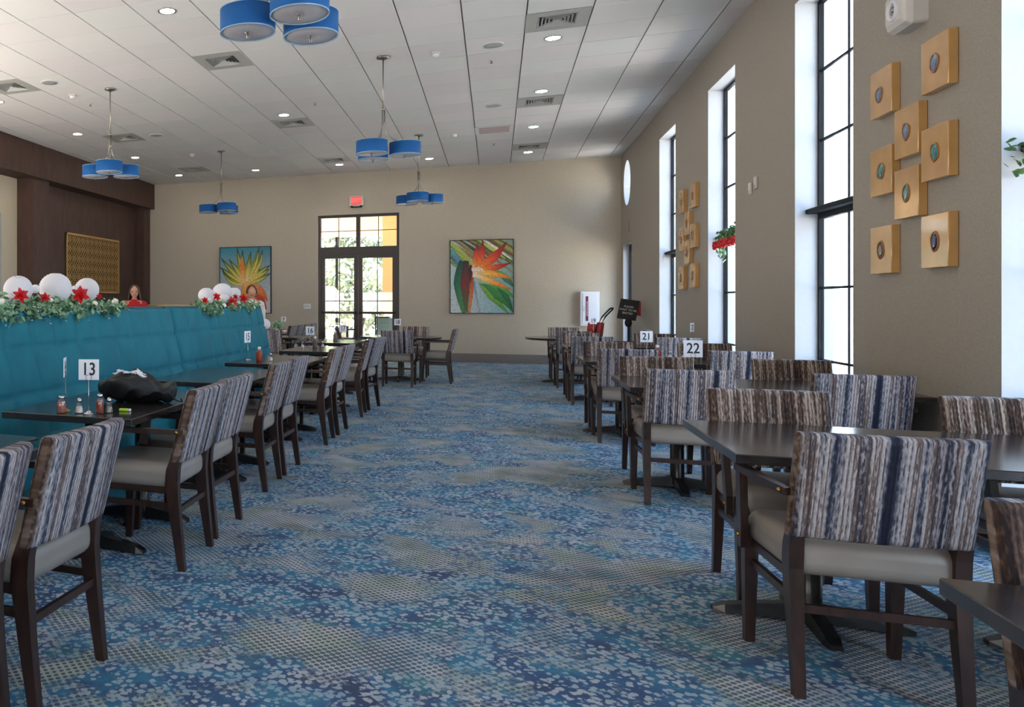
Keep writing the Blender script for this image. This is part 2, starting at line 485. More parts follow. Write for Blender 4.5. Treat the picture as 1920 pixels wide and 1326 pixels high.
# ================================================================== mesh helpers
class MB:
    def __init__(s):
        s.bm = bmesh.new()
        s.smooth = []
    def _add(s, verts, faces, smooth=False, mi=0):
        vs = [s.bm.verts.new(v) for v in verts]
        for f in faces:
            try:
                fc = s.bm.faces.new([vs[i] for i in f])
                fc.smooth = smooth
                fc.material_index = mi
            except ValueError:
                pass
        return vs
    def box(s, x0, x1, y0, y1, z0, z1, bev=0.0, seg=2, mat=None, mi=0):
        t = bmesh.new()
        bmesh.ops.create_cube(t, size=1)
        for v in t.verts:
            v.co = Vector(((x0 + x1) / 2 + v.co.x * (x1 - x0), (y0 + y1) / 2 + v.co.y * (y1 - y0), (z0 + z1) / 2 + v.co.z * (z1 - z0)))
        if bev > 0:
            bmesh.ops.bevel(t, geom=t.edges[:], offset=bev, segments=seg, profile=0.5, affect='EDGES')
            for f in t.faces:
                f.normal_update()
                f.smooth = seg > 1 and max(abs(q) for q in f.normal) < 0.999
        if mat is not None:
            bmesh.ops.transform(t, matrix=mat, verts=t.verts)
        s.merge(t, None, mi)
        return s
    def merge(s, t, smooth=False, mi=0):
        t.verts.ensure_lookup_table()
        mp = [s.bm.verts.new(v.co) for v in t.verts]
        t.verts.index_update()
        for f in t.faces:
            try:
                g = s.bm.faces.new([mp[v.index] for v in f.verts])
                g.smooth = f.smooth if smooth is None else smooth
                g.material_index = mi
            except ValueError:
                pass
        t.free()
    def loft(s, loops, cap=True, smooth=True, closed=True, mi=0):
        k = len(loops[0])
        vs = []
        for L in loops:
            vs.append([s.bm.verts.new(p) for p in L])
        for a, b in zip(vs[:-1], vs[1:]):
            rng = range(k) if closed else range(k - 1)
            for i in rng:
                j = (i + 1) % k
                try:
                    f = s.bm.faces.new((a[i], a[j], b[j], b[i]))
                    f.smooth = smooth
                    f.material_index = mi
                except ValueError:
                    pass
        if cap:
            for L, rev in ((vs[0], True), (vs[-1], False)):
                try:
                    f = s.bm.faces.new(L[::-1] if rev else L)
                    f.material_index = mi
                except ValueError:
                    pass
        return s
    def lathe(s, prof, seg=24, c=(0, 0, 0), cap=True, smooth=True, mi=0, sq=1.0):
        loops = []
        for r, z in prof:
            loops.append([Vector((c[0] + r * math.cos(2 * PI * i / seg), c[1] + r * math.sin(2 * PI * i / seg) * sq, c[2] + z)) for i in range(seg)])
        return s.loft(loops, cap, smooth, mi=mi)
    def tube(s, pts, r, seg=8, cap=True, mi=0):
        pts = [Vector(p) for p in pts]
        loops = []
        up = Vector((0, 0, 1))
        for i, p in enumerate(pts):
            d = (pts[min(i + 1, len(pts) - 1)] - pts[max(i - 1, 0)]).normalized()
            a = d.cross(up if abs(d.dot(up)) < 0.95 else Vector((1, 0, 0))).normalized()
            b = d.cross(a).normalized()
            rr = r[i] if isinstance(r, (list, tuple)) else r
            loops.append([p + a * rr * math.cos(2 * PI * k / seg) + b * rr * math.sin(2 * PI * k / seg) for k in range(seg)])
        return s.loft(loops, cap, True, mi=mi)
    def beam(s, secs, mi=0):
        """rectangular sections (cx, cy, z, half x, half y) joined bottom to top"""
        loops = []
        for cx, cy, z, hx, hy in secs:
            loops.append([Vector((cx - hx, cy - hy, z)), Vector((cx + hx, cy - hy, z)), Vector((cx + hx, cy + hy, z)), Vector((cx - hx, cy + hy, z))])
        return s.loft(loops, True, False, mi=mi)
    def sphere(s, c, r, seg=16, rings=10, sc=(1, 1, 1), mi=0):
        prof = []
        loops = []
        for j in range(1, rings):
            a = PI * j / rings
            loops.append([Vector((c[0] + r * sc[0] * math.sin(a) * math.cos(2 * PI * i / seg), c[1] + r * sc[1] * math.sin(a) * math.sin(2 * PI * i / seg), c[2] - r * sc[2] * math.cos(a))) for i in range(seg)])
        return s.loft(loops, True, True, mi=mi)
    def prism(s, poly, d, axis='z', base=0.0, mi=0):
        """extruded outline; poly in the plane across the axis"""
        def P(u, v, w):
            return Vector((u, v, w)) if axis == 'z' else (Vector((w, u, v)) if axis == 'x' else Vector((u, w, v)))
        return s.loft([[P(u, v, base) for u, v in poly], [P(u, v, base + d) for u, v in poly]], True, False, mi=mi)

def obj(name, mb, mat=None, parent=None, label=None):
    me = bpy.data.meshes.new(name)
    bmesh.ops.recalc_face_normals(mb.bm, faces=mb.bm.faces)
    mb.bm.to_mesh(me)
    mb.bm.free()
    if mat is not None:
        for q in (mat if isinstance(mat, (list, tuple)) else [mat]):
            me.materials.append(M[q] if isinstance(q, str) else q)
    o = bpy.data.objects.new(name, me)
    COL.objects.link(o)
    if parent is not None:
        o.parent = parent
    if label:
        o['label'] = label
    return o

def tag(o, label, cat, group=None, kind=None):
    o['label'] = label
    o['category'] = cat
    if group:
        o['group'] = group
    if kind:
        o['kind'] = kind
    return o

def thing(name, label, cat, loc=(0, 0, 0), rz=0.0, group=None):
    o = bpy.data.objects.new(name, None)
    o.empty_display_size = 0.1
    COL.objects.link(o)
    o.location = loc
    o.rotation_euler = (0, 0, rz)
    return tag(o, label, cat, group)

def struct(name, mb, mat, parent=None):
    o = obj(name, mb, mat, parent)
    if parent is None:
        o['kind'] = 'structure'
    return o

def dup(root, loc, rz, label=None, group=None):
    r = root.copy()
    COL.objects.link(r)
    r.location = loc
    r.rotation_euler = (0, 0, rz)
    if label:
        r['label'] = label
    if group:
        r['group'] = group
    for ch in [c for c in root.children]:
        c = ch.copy()
        COL.objects.link(c)
        c.parent = r
        for g in [q for q in ch.children]:
            d = g.copy()
            COL.objects.link(d)
            d.parent = c
    return r

def text(name, body, size, mat, parent, loc, rot, depth=0.0006, bold=0.0, sx=1.0):
    cu = bpy.data.curves.new(name, 'FONT')
    cu.body = body
    cu.size = size
    cu.align_x = 'CENTER'
    cu.align_y = 'CENTER'
    cu.extrude = depth
    cu.offset = bold
    t = bpy.data.objects.new(name, cu)
    COL.objects.link(t)
    dg = bpy.context.evaluated_depsgraph_get()
    me = bpy.data.meshes.new_from_object(t.evaluated_get(dg))
    bpy.data.objects.remove(t)
    me.materials.clear()
    me.materials.append(M[mat])
    o = bpy.data.objects.new(name, me)
    COL.objects.link(o)
    o.parent = parent
    o.location = loc
    o.rotation_euler = rot
    o.scale = (sx, 1, 1)
    return o

def rrect(hx, hy, r, n=4):
    pts = []
    for cx, cy, a0 in ((hx - r, hy - r, 0), (-hx + r, hy - r, 90), (-hx + r, -hy + r, 180), (hx - r, -hy + r, 270)):
        for k in range(n + 1):
            a = R(a0 + 90 * k / n)
            pts.append((cx + r * math.cos(a), cy + r * math.sin(a)))
    return pts

# ================================================================== the room
XR, XL, YB, YF, ZC = 2.335, -7.83, 18.45, -7.0, 4.2136
T = 0.6096

def build_room():
    mb = MB()
    mb.box(-8.75, XR + 0.265, YF - 0.2, YB + 0.3, -0.12, 0)
    struct('floor', mb, 'carpet')
    # ceiling: lay-in tiles with reveals between them, diffuser cells left open
    diff = {(round(x, 1), round(y, 1)) for x in (-3.06, 0.60, -6.11) for y in (9.36, 13.02, 16.67)}
    mb = MB()
    mb.box(-8.9, XR + 0.5, YF - 0.3, YB + 0.4, ZC + 0.014, ZC + 0.25, mi=1)
    cx = -0.318
    holes = []
    i0 = -14
    while -0.318 + i0 * T > -8.7:
        i0 -= 1
    for i in range(i0, 5):
        xa = -0.318 + i * T
        xb = xa + T
        if xa > XR:
            continue
        for j in range(-24, 19):
            ya = 7.224 + j * T
            yb = ya + T
            if ya > YB or yb < YF:
                continue
            xc, yc = (xa + xb) / 2, (ya + yb) / 2
            if any(abs(xc - a) < 0.2 and abs(yc - b) < 0.2 for a in (-3.06, 0.595, -6.11) for b in (9.36, 13.02, 16.67)):
                continue
            if abs(xc + 0.013) < 0.2 and abs(yc - 14.85) < 0.2:
                continue
            mb.box(xa + 0.012, min(xb, XR + 0.02) - 0.012, ya + 0.0045, min(yb, YB + 0.02) - 0.0045, ZC, ZC + 0.02)
    o = struct('ceiling', mb, ['ceiling', 'grid_gap'])
    # the main runners read as pale lines beside a dark reveal
    mb = MB()
    for i in range(-13, 5):
        x = -0.318 + i * T
        mb.box(x - 0.012, x - 0.001, YF, YB, ZC - 0.002, ZC + 0.016)
    struct('trim_1', mb, 'grid')

    # right wall with the tall windows, the side door and the round window
    X0, X1 = XR, XR + 0.265
    mb = MB()
    zt, zb = 3.78, 0.15
    ys = sorted(WINS)
    y = YF
    for a, b in ys:
        mb.box(X0, X1, y, a, 0, ZC)
        mb.box(X0, X1, a, b, zt, ZC)
        mb.box(X0, X1, a, b, 0, zb)
        y = b
    mb.box(X0, X1, y, 17.0, 0, ZC)
    # door 17.13-18.2, round window centre 17.7 / 3.64
    mb.box(X0, X1, 17.0, 17.13, 0, 2.75)
    mb.box(X0, X1, 18.2, YB, 0, 2.75)
    mb.box(X0, X1, 17.13, 18.2, 2.4, 2.75)
    cy, cz, rr = 17.70, 3.57, 0.43
    ya, yb, za, zb2 = 17.0, YB, 2.75, ZC
    ring_c, ring_s = [], []
    n = 64
    for k in range(n):
        a = 2 * PI * k / n
        c, s_ = math.cos(a), math.sin(a)
        ring_c.append((cy + rr * c, cz + rr * s_))
        tt = 1e9
        if c > 1e-6: tt = min(tt, (yb - cy) / c)
        if c < -1e-6: tt = min(tt, (ya - cy) / c)
        if s_ > 1e-6: tt = min(tt, (zb2 - cz) / s_)
        if s_ < -1e-6: tt = min(tt, (za - cz) / s_)
        ring_s.append((cy + tt * c, cz + tt * s_))
    # snap the nearest ring points to the corners
    for q in ((ya, za), (ya, zb2), (yb, za), (yb, zb2)):
        k = min(range(n), key=lambda i: (ring_s[i][0] - q[0]) ** 2 + (ring_s[i][1] - q[1]) ** 2)
        ring_s[k] = q
    mb.loft([[Vector((X0, u, v)) for u, v in ring_s], [Vector((X0, u, v)) for u, v in ring_c], [Vector((X1, u, v)) for u, v in ring_c], [Vector((X1, u, v)) for u, v in ring_s]], cap=False, smooth=False)
    struct('wall_right', mb, 'wall')
    # smooth white linings of the window reveals
    mb = MB()
    e = 0.004
    for a, b in ys:
        mb.box(X0 + 0.001, X1, b - e, b + 0.0, zb, zt)
        mb.box(X0 + 0.001, X1, a, a + e, zb, zt)
        mb.box(X0 + 0.001, X1, a, b, zt - e, zt)
        mb.box(X0 + 0.001, X1, a, b, zb, zb + e)
    mb.box(X0 + 0.001, X1, 18.2 - e, 18.2, 0, 2.4)
    mb.box(X0 + 0.001, X1, 17.13, 17.13 + e, 0, 2.4)
    mb.loft([[Vector((X0 + 0.001, cy + (rr - 0.003) * math.cos(2 * PI * k / 48), cz + (rr - 0.003) * math.sin(2 * PI * k / 48))) for k in range(48)],
             [Vector((X1, cy + (rr - 0.003) * math.cos(2 * PI * k / 48), cz + (rr - 0.003) * math.sin(2 * PI * k / 48))) for k in range(48)]], cap=False)
    struct('trim_2', mb, 'reveal')
    # windows
    for k, (a, b) in enumerate(WINS):
        xf = 2.49
        f = 0.032
        mb = MB()
        mb.box(xf, xf + 0.035, a + e, a + f, zb, zt)
        mb.box(xf, xf + 0.035, b - f, b - e, zb, zt)
        mb.box(xf, xf + 0.035, a + f, b - f, zt - f, zt - e)
        mb.box(xf, xf + 0.035, a + f, b - f, zb + e, zb + f)
        mb.box(xf, xf + 0.035, a + f, b - f, 1.955, 2.045)
        w = struct('window_%d' % (k + 1), mb, 'frame')
        mb = MB()
        for z in (3.19, 2.61, 1.38, 0.78):
            mb.box(xf + 0.010, xf + 0.026, a + f, b - f, z - 0.010, z + 0.010)
        mb.box(xf + 0.010, xf + 0.024, (a + b) / 2 - 0.006, (a + b) / 2 + 0.006, zb + f, 1.955)
        mb.box(xf + 0.010, xf + 0.024, (a + b) / 2 - 0.006, (a + b) / 2 + 0.006, 2.045, zt - f)
        obj('muntin', mb, 'frame', w)
        mb = MB()
        mb.box(2.405, 2.49, a + e, b - e, 2.0, 2.04, 0.006, 1)
        obj('transom_ledge', mb, 'frame', w)
        mb = MB()
        mb.box(xf + 0.015, xf + 0.020, a + f, b - f, zb + f, 1.955)
        mb.box(xf + 0.015, xf + 0.020, a + f, b - f, 2.045, zt - f)
        obj('glass_pane', mb, 'glass', w)
    mb = MB()
    for r0, r1 in ((0.427, 0.40),):
        L = []
        for (rad, x) in ((r0, 2.49), (r1, 2.49), (r1, 2.53), (r0, 2.53), (r0, 2.49)):
            L.append([Vector((x, cy + rad * math.cos(2 * PI * i / 48), cz + rad * math.sin(2 * PI * i / 48))) for i in range(48)])
        mb.loft(L, cap=False)
    mb.box(2.5, 2.52, cy - 0.41, cy + 0.41, cz - 0.006, cz + 0.006)
    w = struct('window_8', mb, 'reveal')
    mb = MB()
    mb.loft([[Vector((x, cy + 0.405 * math.cos(2 * PI * i / 48), cz + 0.405 * math.sin(2 * PI * i / 48))) for i in range(48)] for x in (2.508, 2.512)])
    obj('glass_pane', mb, 'glass', w)
    # side door, dark frame with tall glass
    mb = MB()
    a, b = 17.13, 18.2
    mb.box(2.44, 2.52, a + e, a + 0.09, 0, 2.39)
    mb.box(2.44, 2.52, b - 0.09, b - e, 0, 2.39)
    mb.box(2.44, 2.52, a + 0.09, b - 0.09, 2.28, 2.39)
    mb.box(2.44, 2.52, a + 0.09, b - 0.09, 0, 0.28)
    d2 = struct('door_2', mb, 'frame')
    mb = MB(); mb.box(2.475, 2.481, a + 0.09, b - 0.09, 0.28, 2.28); obj('glass_pane', mb, 'glass', d2)
    mb = MB(); mb.box(2.37, 2.41, a + 0.09, b - 0.09, 1.0, 1.06, 0.008, 1)
    mb.box(2.40, 2.45, a + 0.1, a + 0.14, 1.0, 1.06); mb.box(2.40, 2.45, b - 0.14, b - 0.1, 1.0, 1.06)
    obj('push_bar', mb, 'frame', d2)

    # back wall with the garden doors
    DX0, DX1, DZ = -3.754, -1.955, 3.268
    Y0, Y1 = YB, YB + 0.3
    mb = MB()
    mb.box(-8.75, DX0, Y0, Y1, 0, ZC)
    mb.box(DX1, XR + 0.265, Y0, Y1, 0, ZC)
    mb.box(DX0, DX1, Y0, Y1, DZ, ZC)
    struct('wall_back', mb, 'wall_back')
    mb = MB()
    for a, b in ((-7.9, DX0 - 0.02), (DX1 + 0.02, XR)):
        mb.box(a, b, Y0 - 0.015, Y0, 0, 0.185, 0.004, 1)
    struct('baseboard_back', mb, 'baseboard')
    mb = MB()
    prev = YF
    for a, b in ys:
        mb.box(XR - 0.013, XR, prev, a, 0, 0.1); prev = b
    mb.box(XR - 0.013, XR, prev, 17.13, 0, 0.1)
    for a, b in ys:
        mb.box(XR - 0.013, XR, a, b, 0, 0.1)
    struct('baseboard_right', mb, 'baseboard')
    # door frame with mullion and transom lights
    yf0, yf1 = 18.50, 18.60
    mb = MB()
    mb.box(DX0, DX0 + 0.06, yf0, yf1, 0, DZ)
    mb.box(DX1 - 0.06, DX1, yf0, yf1, 0, DZ)
    mb.box(DX0 + 0.06, DX1 - 0.06, yf0, yf1, DZ - 0.06, DZ)
    mb.box(DX0 + 0.06, DX1 - 0.06, yf0, yf1, 2.37, 2.54)
    xm = (DX0 + DX1) / 2
    mb.box(xm - 0.045, xm + 0.045, yf0, yf1, 2.54, DZ - 0.06)
    d = struct('door_1', mb, 'doorframe')
    mb = MB()
    zmid = (2.54 + DZ - 0.06) / 2 + 0.03
    for a, b in ((DX0 + 0.06, xm - 0.045), (xm + 0.045, DX1 - 0.06)):
        mb.box(a, b, 18.545, 18.56, zmid - 0.009, zmid + 0.009)
        mb.box((a + b) / 2 - 0.009, (a + b) / 2 + 0.009, 18.545, 18.56, 2.54, DZ - 0.06)
    obj('muntin', mb, 'doorframe', d)
    mb = MB()
    mb.box(DX0 + 0.06, xm - 0.045, 18.55, 18.555, 2.54, DZ - 0.06)
    mb.box(xm + 0.045, DX1 - 0.06, 18.55, 18.555, 2.54, DZ - 0.06)
    obj('transom_glass', mb, 'glass', d)
    for a, b, sgn in ((DX0 + 0.06, xm - 0.003, -1), (xm + 0.003, DX1 - 0.06, 1)):
        st = 0.092
        mb = MB()
        mb.box(a, a + st, 18.52, 18.57, 0.01, 2.37)
        mb.box(b - st, b, 18.52, 18.57, 0.01, 2.37)
        mb.box(a + st, b - st, 18.52, 18.57, 2.28, 2.37)
        mb.box(a + st, b - st, 18.52, 18.57, 0.01, 0.26)
        leaf = obj('door_leaf', mb, 'doorframe', d)
        mb = MB()
        mb.box((a + b) / 2 - 0.009, (a + b) / 2 + 0.009, 18.53, 18.56, 0.26, 2.28)
        mb.box(a + st, b - st, 18.53, 18.56, 1.30, 1.32)
        obj('muntin', mb, 'doorframe', leaf)
        mb = MB()
        mb.box(a + st, b - st, 18.543, 18.548, 0.26, 2.28)
        obj('glass_pane', mb, 'glass', leaf)
        mb = MB()
        mb.box(a + 0.03, b - 0.03, 18.46, 18.49, 1.02, 1.07, 0.008, 1)
        for x in (a + 0.05, b - 0.05):
            mb.box(x - 0.03, x + 0.03, 18.46, 18.52, 1.01, 1.08, 0.006, 1)
        obj('push_bar', mb, 'doorframe', leaf)
        mb = MB()
        hx = b - 0.13 if sgn < 0 else a + 0.13
        mb.tube([(hx, 18.575, 1.18), (hx, 18.62, 1.17), (hx, 18.63, 1.05), (hx, 18.62, 0.93), (hx, 18.575, 0.92)], 0.011)
        obj('pull_handle', mb, 'nickel', leaf)

    # left side: brown portal wall with beam, piers and recessed panel
    mb = MB()
    mb.box(-8.75, -8.3, YF, 12.93, 0, ZC)
    struct('wall_left', mb, 'cream')
    mb = MB()
    mb.box(-8.3, -7.83, 3.0, YB, 3.60, ZC)
    struct('trim_3', mb, 'beam')
    mb = MB()
    mb.box(-8.75, -8.20, 12.93, YB, 0, 3.60)
    mb.box(-8.20, -7.95, 12.93, 13.52, 0, 3.60)
    mb.box(-8.20, -7.95, 18.06, YB, 0, 3.60)
    struct('trim_4', mb, 'brownwall')
    mb = MB()
    mb.box(-8.2995, -8.26, 10.2, 12.35, 0, 2.9)
    struct('door_3', mb, 'grille')
    # rear wall (behind the photographer)
    mb = MB()
    mb.box(-8.75, XR + 0.265, YF - 0.2, YF, 0, ZC)
    struct('wall_rear', mb, 'wall')

build_room()

# ================================================================== ceiling fittings
def diffuser(x, y, label):
    t = thing('air_diffuser', label, 'ceiling vent', (x, y, ZC), 0, 'square supply diffusers')
    mb = MB()
    a, b = 0.30, 0.185
    L = [[Vector((sx * q, sy * q, z)) for sx, sy in ((-1, -1), (1, -1), (1, 1), (-1, 1))] for q, z in ((a, 0.0), (a, -0.006), (b, -0.006), (b, 0.06))]
    mb.loft(L, cap=False, smooth=False)
    obj('face_plate', mb, 'grille', t)
    mb = MB()
    mb.box(-0.19, 0.19, -0.19, 0.19, 0.06, 0.065)
    obj('duct', mb, 'vent_dark', t)
    for k in range(5):
        q = 0.182 - k * 0.034
        mb = MB()
        L = [[Vector((sx * u, sy * u, z)) for sx, sy in ((-1, -1), (1, -1), (1, 1), (-1, 1))] for u, z in ((q, -0.008), (q - 0.020, 0.02), (q - 0.022, 0.02), (q - 0.003, -0.009), (q, -0.008))]
        mb.loft(L, cap=False, smooth=False)
        obj('louvre', mb, 'grille', t)
    return t

dn = {(-3.06, 9.36): 'square grey supply diffuser between the nearest pendant and the left pendant, above the booth aisle',
      (-3.06, 13.02): 'square grey diffuser beside a downlight, middle of the row above the booths',
      (-3.06, 16.67): 'square grey diffuser near the back wall above the garden doors',
      (0.595, 9.36): 'largest grey diffuser at the top right of the ceiling, nearest of the window-side row',
      (0.595, 13.02): 'middle grey diffuser of the window-side row, just past the second downlight',
      (0.595, 16.67): 'farthest small grey diffuser of the window-side row by the back wall',
      (-6.11, 9.36): 'grey diffuser cut by the left edge of the photo',
      (-6.11, 13.02): 'grey diffuser partly hidden behind the stem of the left pendant',
      (-6.11, 16.67): 'grey diffuser near the back left corner beside the small far pendant'}
first = None
for (x, y), lab in dn.items():
    if first is None:
        first = diffuser(x - 0.0 if x != -3.06 else -3.0614, 7.224 + 3.5 * T, lab)
    else:
        xx = {-3.06: -3.0614, 0.595: 0.5964, -6.11: -6.1094}[x]
        yy = {9.36: 9.3576, 13.02: 13.0152, 16.67: 16.6728}[y]
        dup(first, (xx, yy, ZC), 0, lab)

def downlight(x, y, label):
    t = thing('recessed_downlight', label, 'ceiling light', (x, y, ZC), 0, 'recessed round downlights')
    mb = MB()
    mb.lathe([(0.078, 0.0), (0.095, 0.0), (0.095, -0.005), (0.076, -0.005), (0.074, 0.012)], 32, cap=False)
    obj('trim_ring', mb, 'nickel', t)
    mb = MB()
    mb.lathe([(0.075, -0.001), (0.0751, -0.002), (0.04, -0.004)], 32)
    obj('lamp_face', mb, 'lamp', t)
    return t

dls = [(-3.06, 7.54, 'recessed downlight left of the nearest pendant, largest on the left ceiling'),
       (-3.06, 12.41, 'recessed downlight just before the middle diffuser above the booth aisle'),
       (-3.06, 17.29, 'recessed downlight beside the diffuser above the garden doors'),
       (-6.73, 12.41, 'recessed downlight left of the left pendant stem'),
       (-6.73, 14.85, 'recessed downlight just above the right shade of the left pendant'),
       (-6.73, 17.29, 'recessed downlight in the back left corner above the brown beam'),
       (-6.73, 9.97, 'recessed downlight cut by the left edge of the photo'),
       (-4.90, 17.29, 'recessed downlight right of the small far left pendant'),
       (0.596, 9.97, 'largest recessed downlight at upper right, beside the near window-side diffuser'),
       (0.596, 12.41, 'second recessed downlight of the window-side row'),
       (0.596, 14.85, 'third recessed downlight of the window-side row, right of the slot grille'),
       (0.596, 17.29, 'farthest recessed downlight of the window-side row by the back wall'),
       (-1.24, 17.29, 'recessed downlight right of the far pendant canopy')]
d0 = None
for x, y, lab in dls:
    if d0 is None:
        d0 = downlight(x, y, lab)
    else:
        dup(d0, (x, y, ZC), 0, lab)

spk = [(-5.50, 9.36, 'round grey ceiling speaker right of the diffuser cut by the left edge'),
       (-5.50, 13.02, 'round grey ceiling speaker right of the diffuser behind the left pendant'),
       (-0.02, 9.97, 'round grey ceiling speaker nearest the window-side downlights'),
       (-0.02, 13.02, 'round grey ceiling speaker just before the slot grille')]
for i, (x, y, lab) in enumerate(spk):
    t = thing('ceiling_speaker', lab, 'speaker', (x, y, ZC), 0, 'round ceiling speakers')
    mb = MB(); mb.lathe([(0.105, 0), (0.118, 0), (0.118, -0.006), (0.104, -0.007)], 36, cap=False)
    obj('rim', mb, 'white', t)
    mb = MB(); mb.lathe([(0.105, -0.001), (0.104, -0.005), (0.05, -0.007)], 36)
    obj('grille', mb, 'grille', t)

sm = [(-5.53, 10.05, 'white smoke detector left of the left pendant canopy'),
      (-5.53, 14.94, 'white smoke detector between the two left pendants'),
      (-0.64, 10.0, 'white smoke detector right of the middle pendant canopy'),
      (-0.65, 14.93, 'small white smoke detector left of the slot grille')]
for x, y, lab in sm:
    t = thing('smoke_detector', lab, 'smoke detector', (x, y, ZC), 0, 'ceiling smoke detectors')
    mb = MB(); mb.lathe([(0.055, 0), (0.055, -0.015), (0.04, -0.018)], 24); obj('base_plate', mb, 'offwhite', t)
    mb = MB(); mb.lathe([(0.04, -0.018), (0.04, -0.035), (0.03, -0.052), (0.012, -0.056)], 24); obj('sensor_dome', mb, 'white', t)
for x, y, lab in ((-2.45, 11.83, 'tiny sprinkler head past the nearest pendant'), (-0.04, 10.59, 'tiny sprinkler head just past the near round speaker'),
                  (-5.52, 10.58, 'tiny sprinkler head left of the left pendant stem'), (-0.02, 16.1, 'tiny sprinkler head beyond the slot grille')):
    t = thing('sprinkler_head', lab, 'sprinkler', (x, y, ZC), 0, 'ceiling sprinklers')
    mb = MB(); mb.lathe([(0.03, 0), (0.03, -0.006), (0.01, -0.01)], 20); obj('escutcheon', mb, 'offwhite', t)
    mb = MB(); mb.lathe([(0.008, -0.01), (0.008, -0.03), (0.02, -0.032), (0.02, -0.035)], 12); obj('deflector', mb, 'chrome', t)
t = thing('return_air_grille', 'pinkish slotted return air grille in the ceiling between the middle pendant and the windows', 'ceiling vent', (-0.0132, 14.849, ZC))
mb = MB()
L = [[Vector((sx * q, sy * q2, z)) for sx, sy in ((-1, -1), (1, -1), (1, 1), (-1, 1))] for q, q2, z in ((0.302, 0.302, 0), (0.302, 0.302, -0.005), (0.24, 0.27, -0.005), (0.24, 0.27, 0.03))]
mb.loft(L, cap=False, smooth=False)
obj('face_plate', mb, 'grid', t)
M['pinkgrille'] = plain('pink_grey_grille', srgb(176, 160, 162), 0.6)
mb = MB()
for k in range(18):
    y = -0.26 + k * 0.0305
    mb.box(-0.24, 0.24, y, y + 0.018, -0.003, 0.012)
mb.box(-0.24, 0.24, -0.27, 0.27, 0.02, 0.025)
obj('slats', mb, 'pinkgrille', t)

# ------------------------------------------------------------------ pendants
def pendant(x, y, ang0, label, zs=3.02):
    t = thing('pendant_light', label, 'pendant lamp', (x, y, 0), 0, 'three-shade blue pendants')
    mb = MB(); mb.lathe([(0.075, ZC), (0.075, ZC - 0.018), (0.03, ZC - 0.028), (0.012, ZC - 0.04)], 28)
    obj('canopy', mb, 'nickel', t)
    mb = MB(); mb.tube([(0, 0, ZC - 0.03), (0, 0, zs + 0.56)], 0.008); obj('rod', mb, 'nickel', t)
    mb = MB()
    mb.lathe([(0.028, zs + 0.57), (0.028, zs + 0.555), (0.022, zs + 0.55)], 20)
    mb.lathe([(0.022, zs + 0.41), (0.026, zs + 0.40), (0.022, zs + 0.385)], 20)
    obj('collar', mb, 'nickel', t)
    for k in range(3):
        a = ang0 + k * 2 * PI / 3
        c, s_ = math.cos(a), math.sin(a)
        pts = [(0.016 * c, 0.016 * s_, zs + 0.56), (0.016 * c, 0.016 * s_, zs + 0.40), (0.022 * c, 0.022 * s_, zs + 0.34), (0.05 * c, 0.05 * s_, zs + 0.26),
               (0.11 * c, 0.11 * s_, zs + 0.20), (0.18 * c, 0.18 * s_, zs + 0.175), (0.235 * c, 0.235 * s_, zs + 0.15), (0.25 * c, 0.25 * s_, zs + 0.10)]
        mb = MB(); mb.tube(pts, 0.008); obj('arm', mb, 'nickel', t)
        q = (0.25 * c, 0.25 * s_, 0)
        rad = 0.180
        mb = MB()
        mb.lathe([(rad, zs), (rad, zs + 0.15), (rad - 0.004, zs + 0.15), (rad - 0.004, zs + 0.003)], 48, q, cap=False)
        sh = obj('lamp_shade', mb, 'blue', t)
        mb = MB()
        mb.lathe([(rad + 0.0015, zs - 0.003), (rad + 0.0015, zs + 0.004), (rad - 0.006, zs + 0.004), (rad - 0.006, zs - 0.003), (rad + 0.0015, zs - 0.003)], 48, q, cap=False)
        mb.lathe([(rad + 0.0015, zs + 0.146), (rad + 0.0015, zs + 0.152), (rad - 0.006, zs + 0.152), (rad - 0.006, zs + 0.146), (rad + 0.0015, zs + 0.146)], 48, q, cap=False)
        obj('shade_trim', mb, 'shade_trim', sh)
        mb = MB(); mb.lathe([(rad - 0.006, zs + 0.006), (rad - 0.007, zs + 0.002), (0.02, zs + 0.002)], 48, q)
        obj('diffuser', mb, 'diffuser', sh)
        mb = MB(); mb.lathe([(0.02, zs + 0.002), (0.02, zs - 0.003), (0.007, zs - 0.005), (0.007, zs - 0.035), (0.003, zs - 0.038)], 16, q)
        obj('finial', mb, 'nickel', sh)
    return t

pendant(-1.24, 5.08, R(63), 'blue three-shade pendant cut by the top edge, nearest to the camera')
pendant(-1.24, 9.95, R(6), 'blue three-shade pendant hanging in the middle of the room')
pendant(-4.896, 9.97, R(53), 'blue three-shade pendant at left in front of the brown beam')
pendant(-4.896, 14.85, R(72), 'small far blue pendant left of the garden doors')
pendant(-1.235, 14.8, R(30), 'small far blue pendant right of the garden doors, below the middle one')

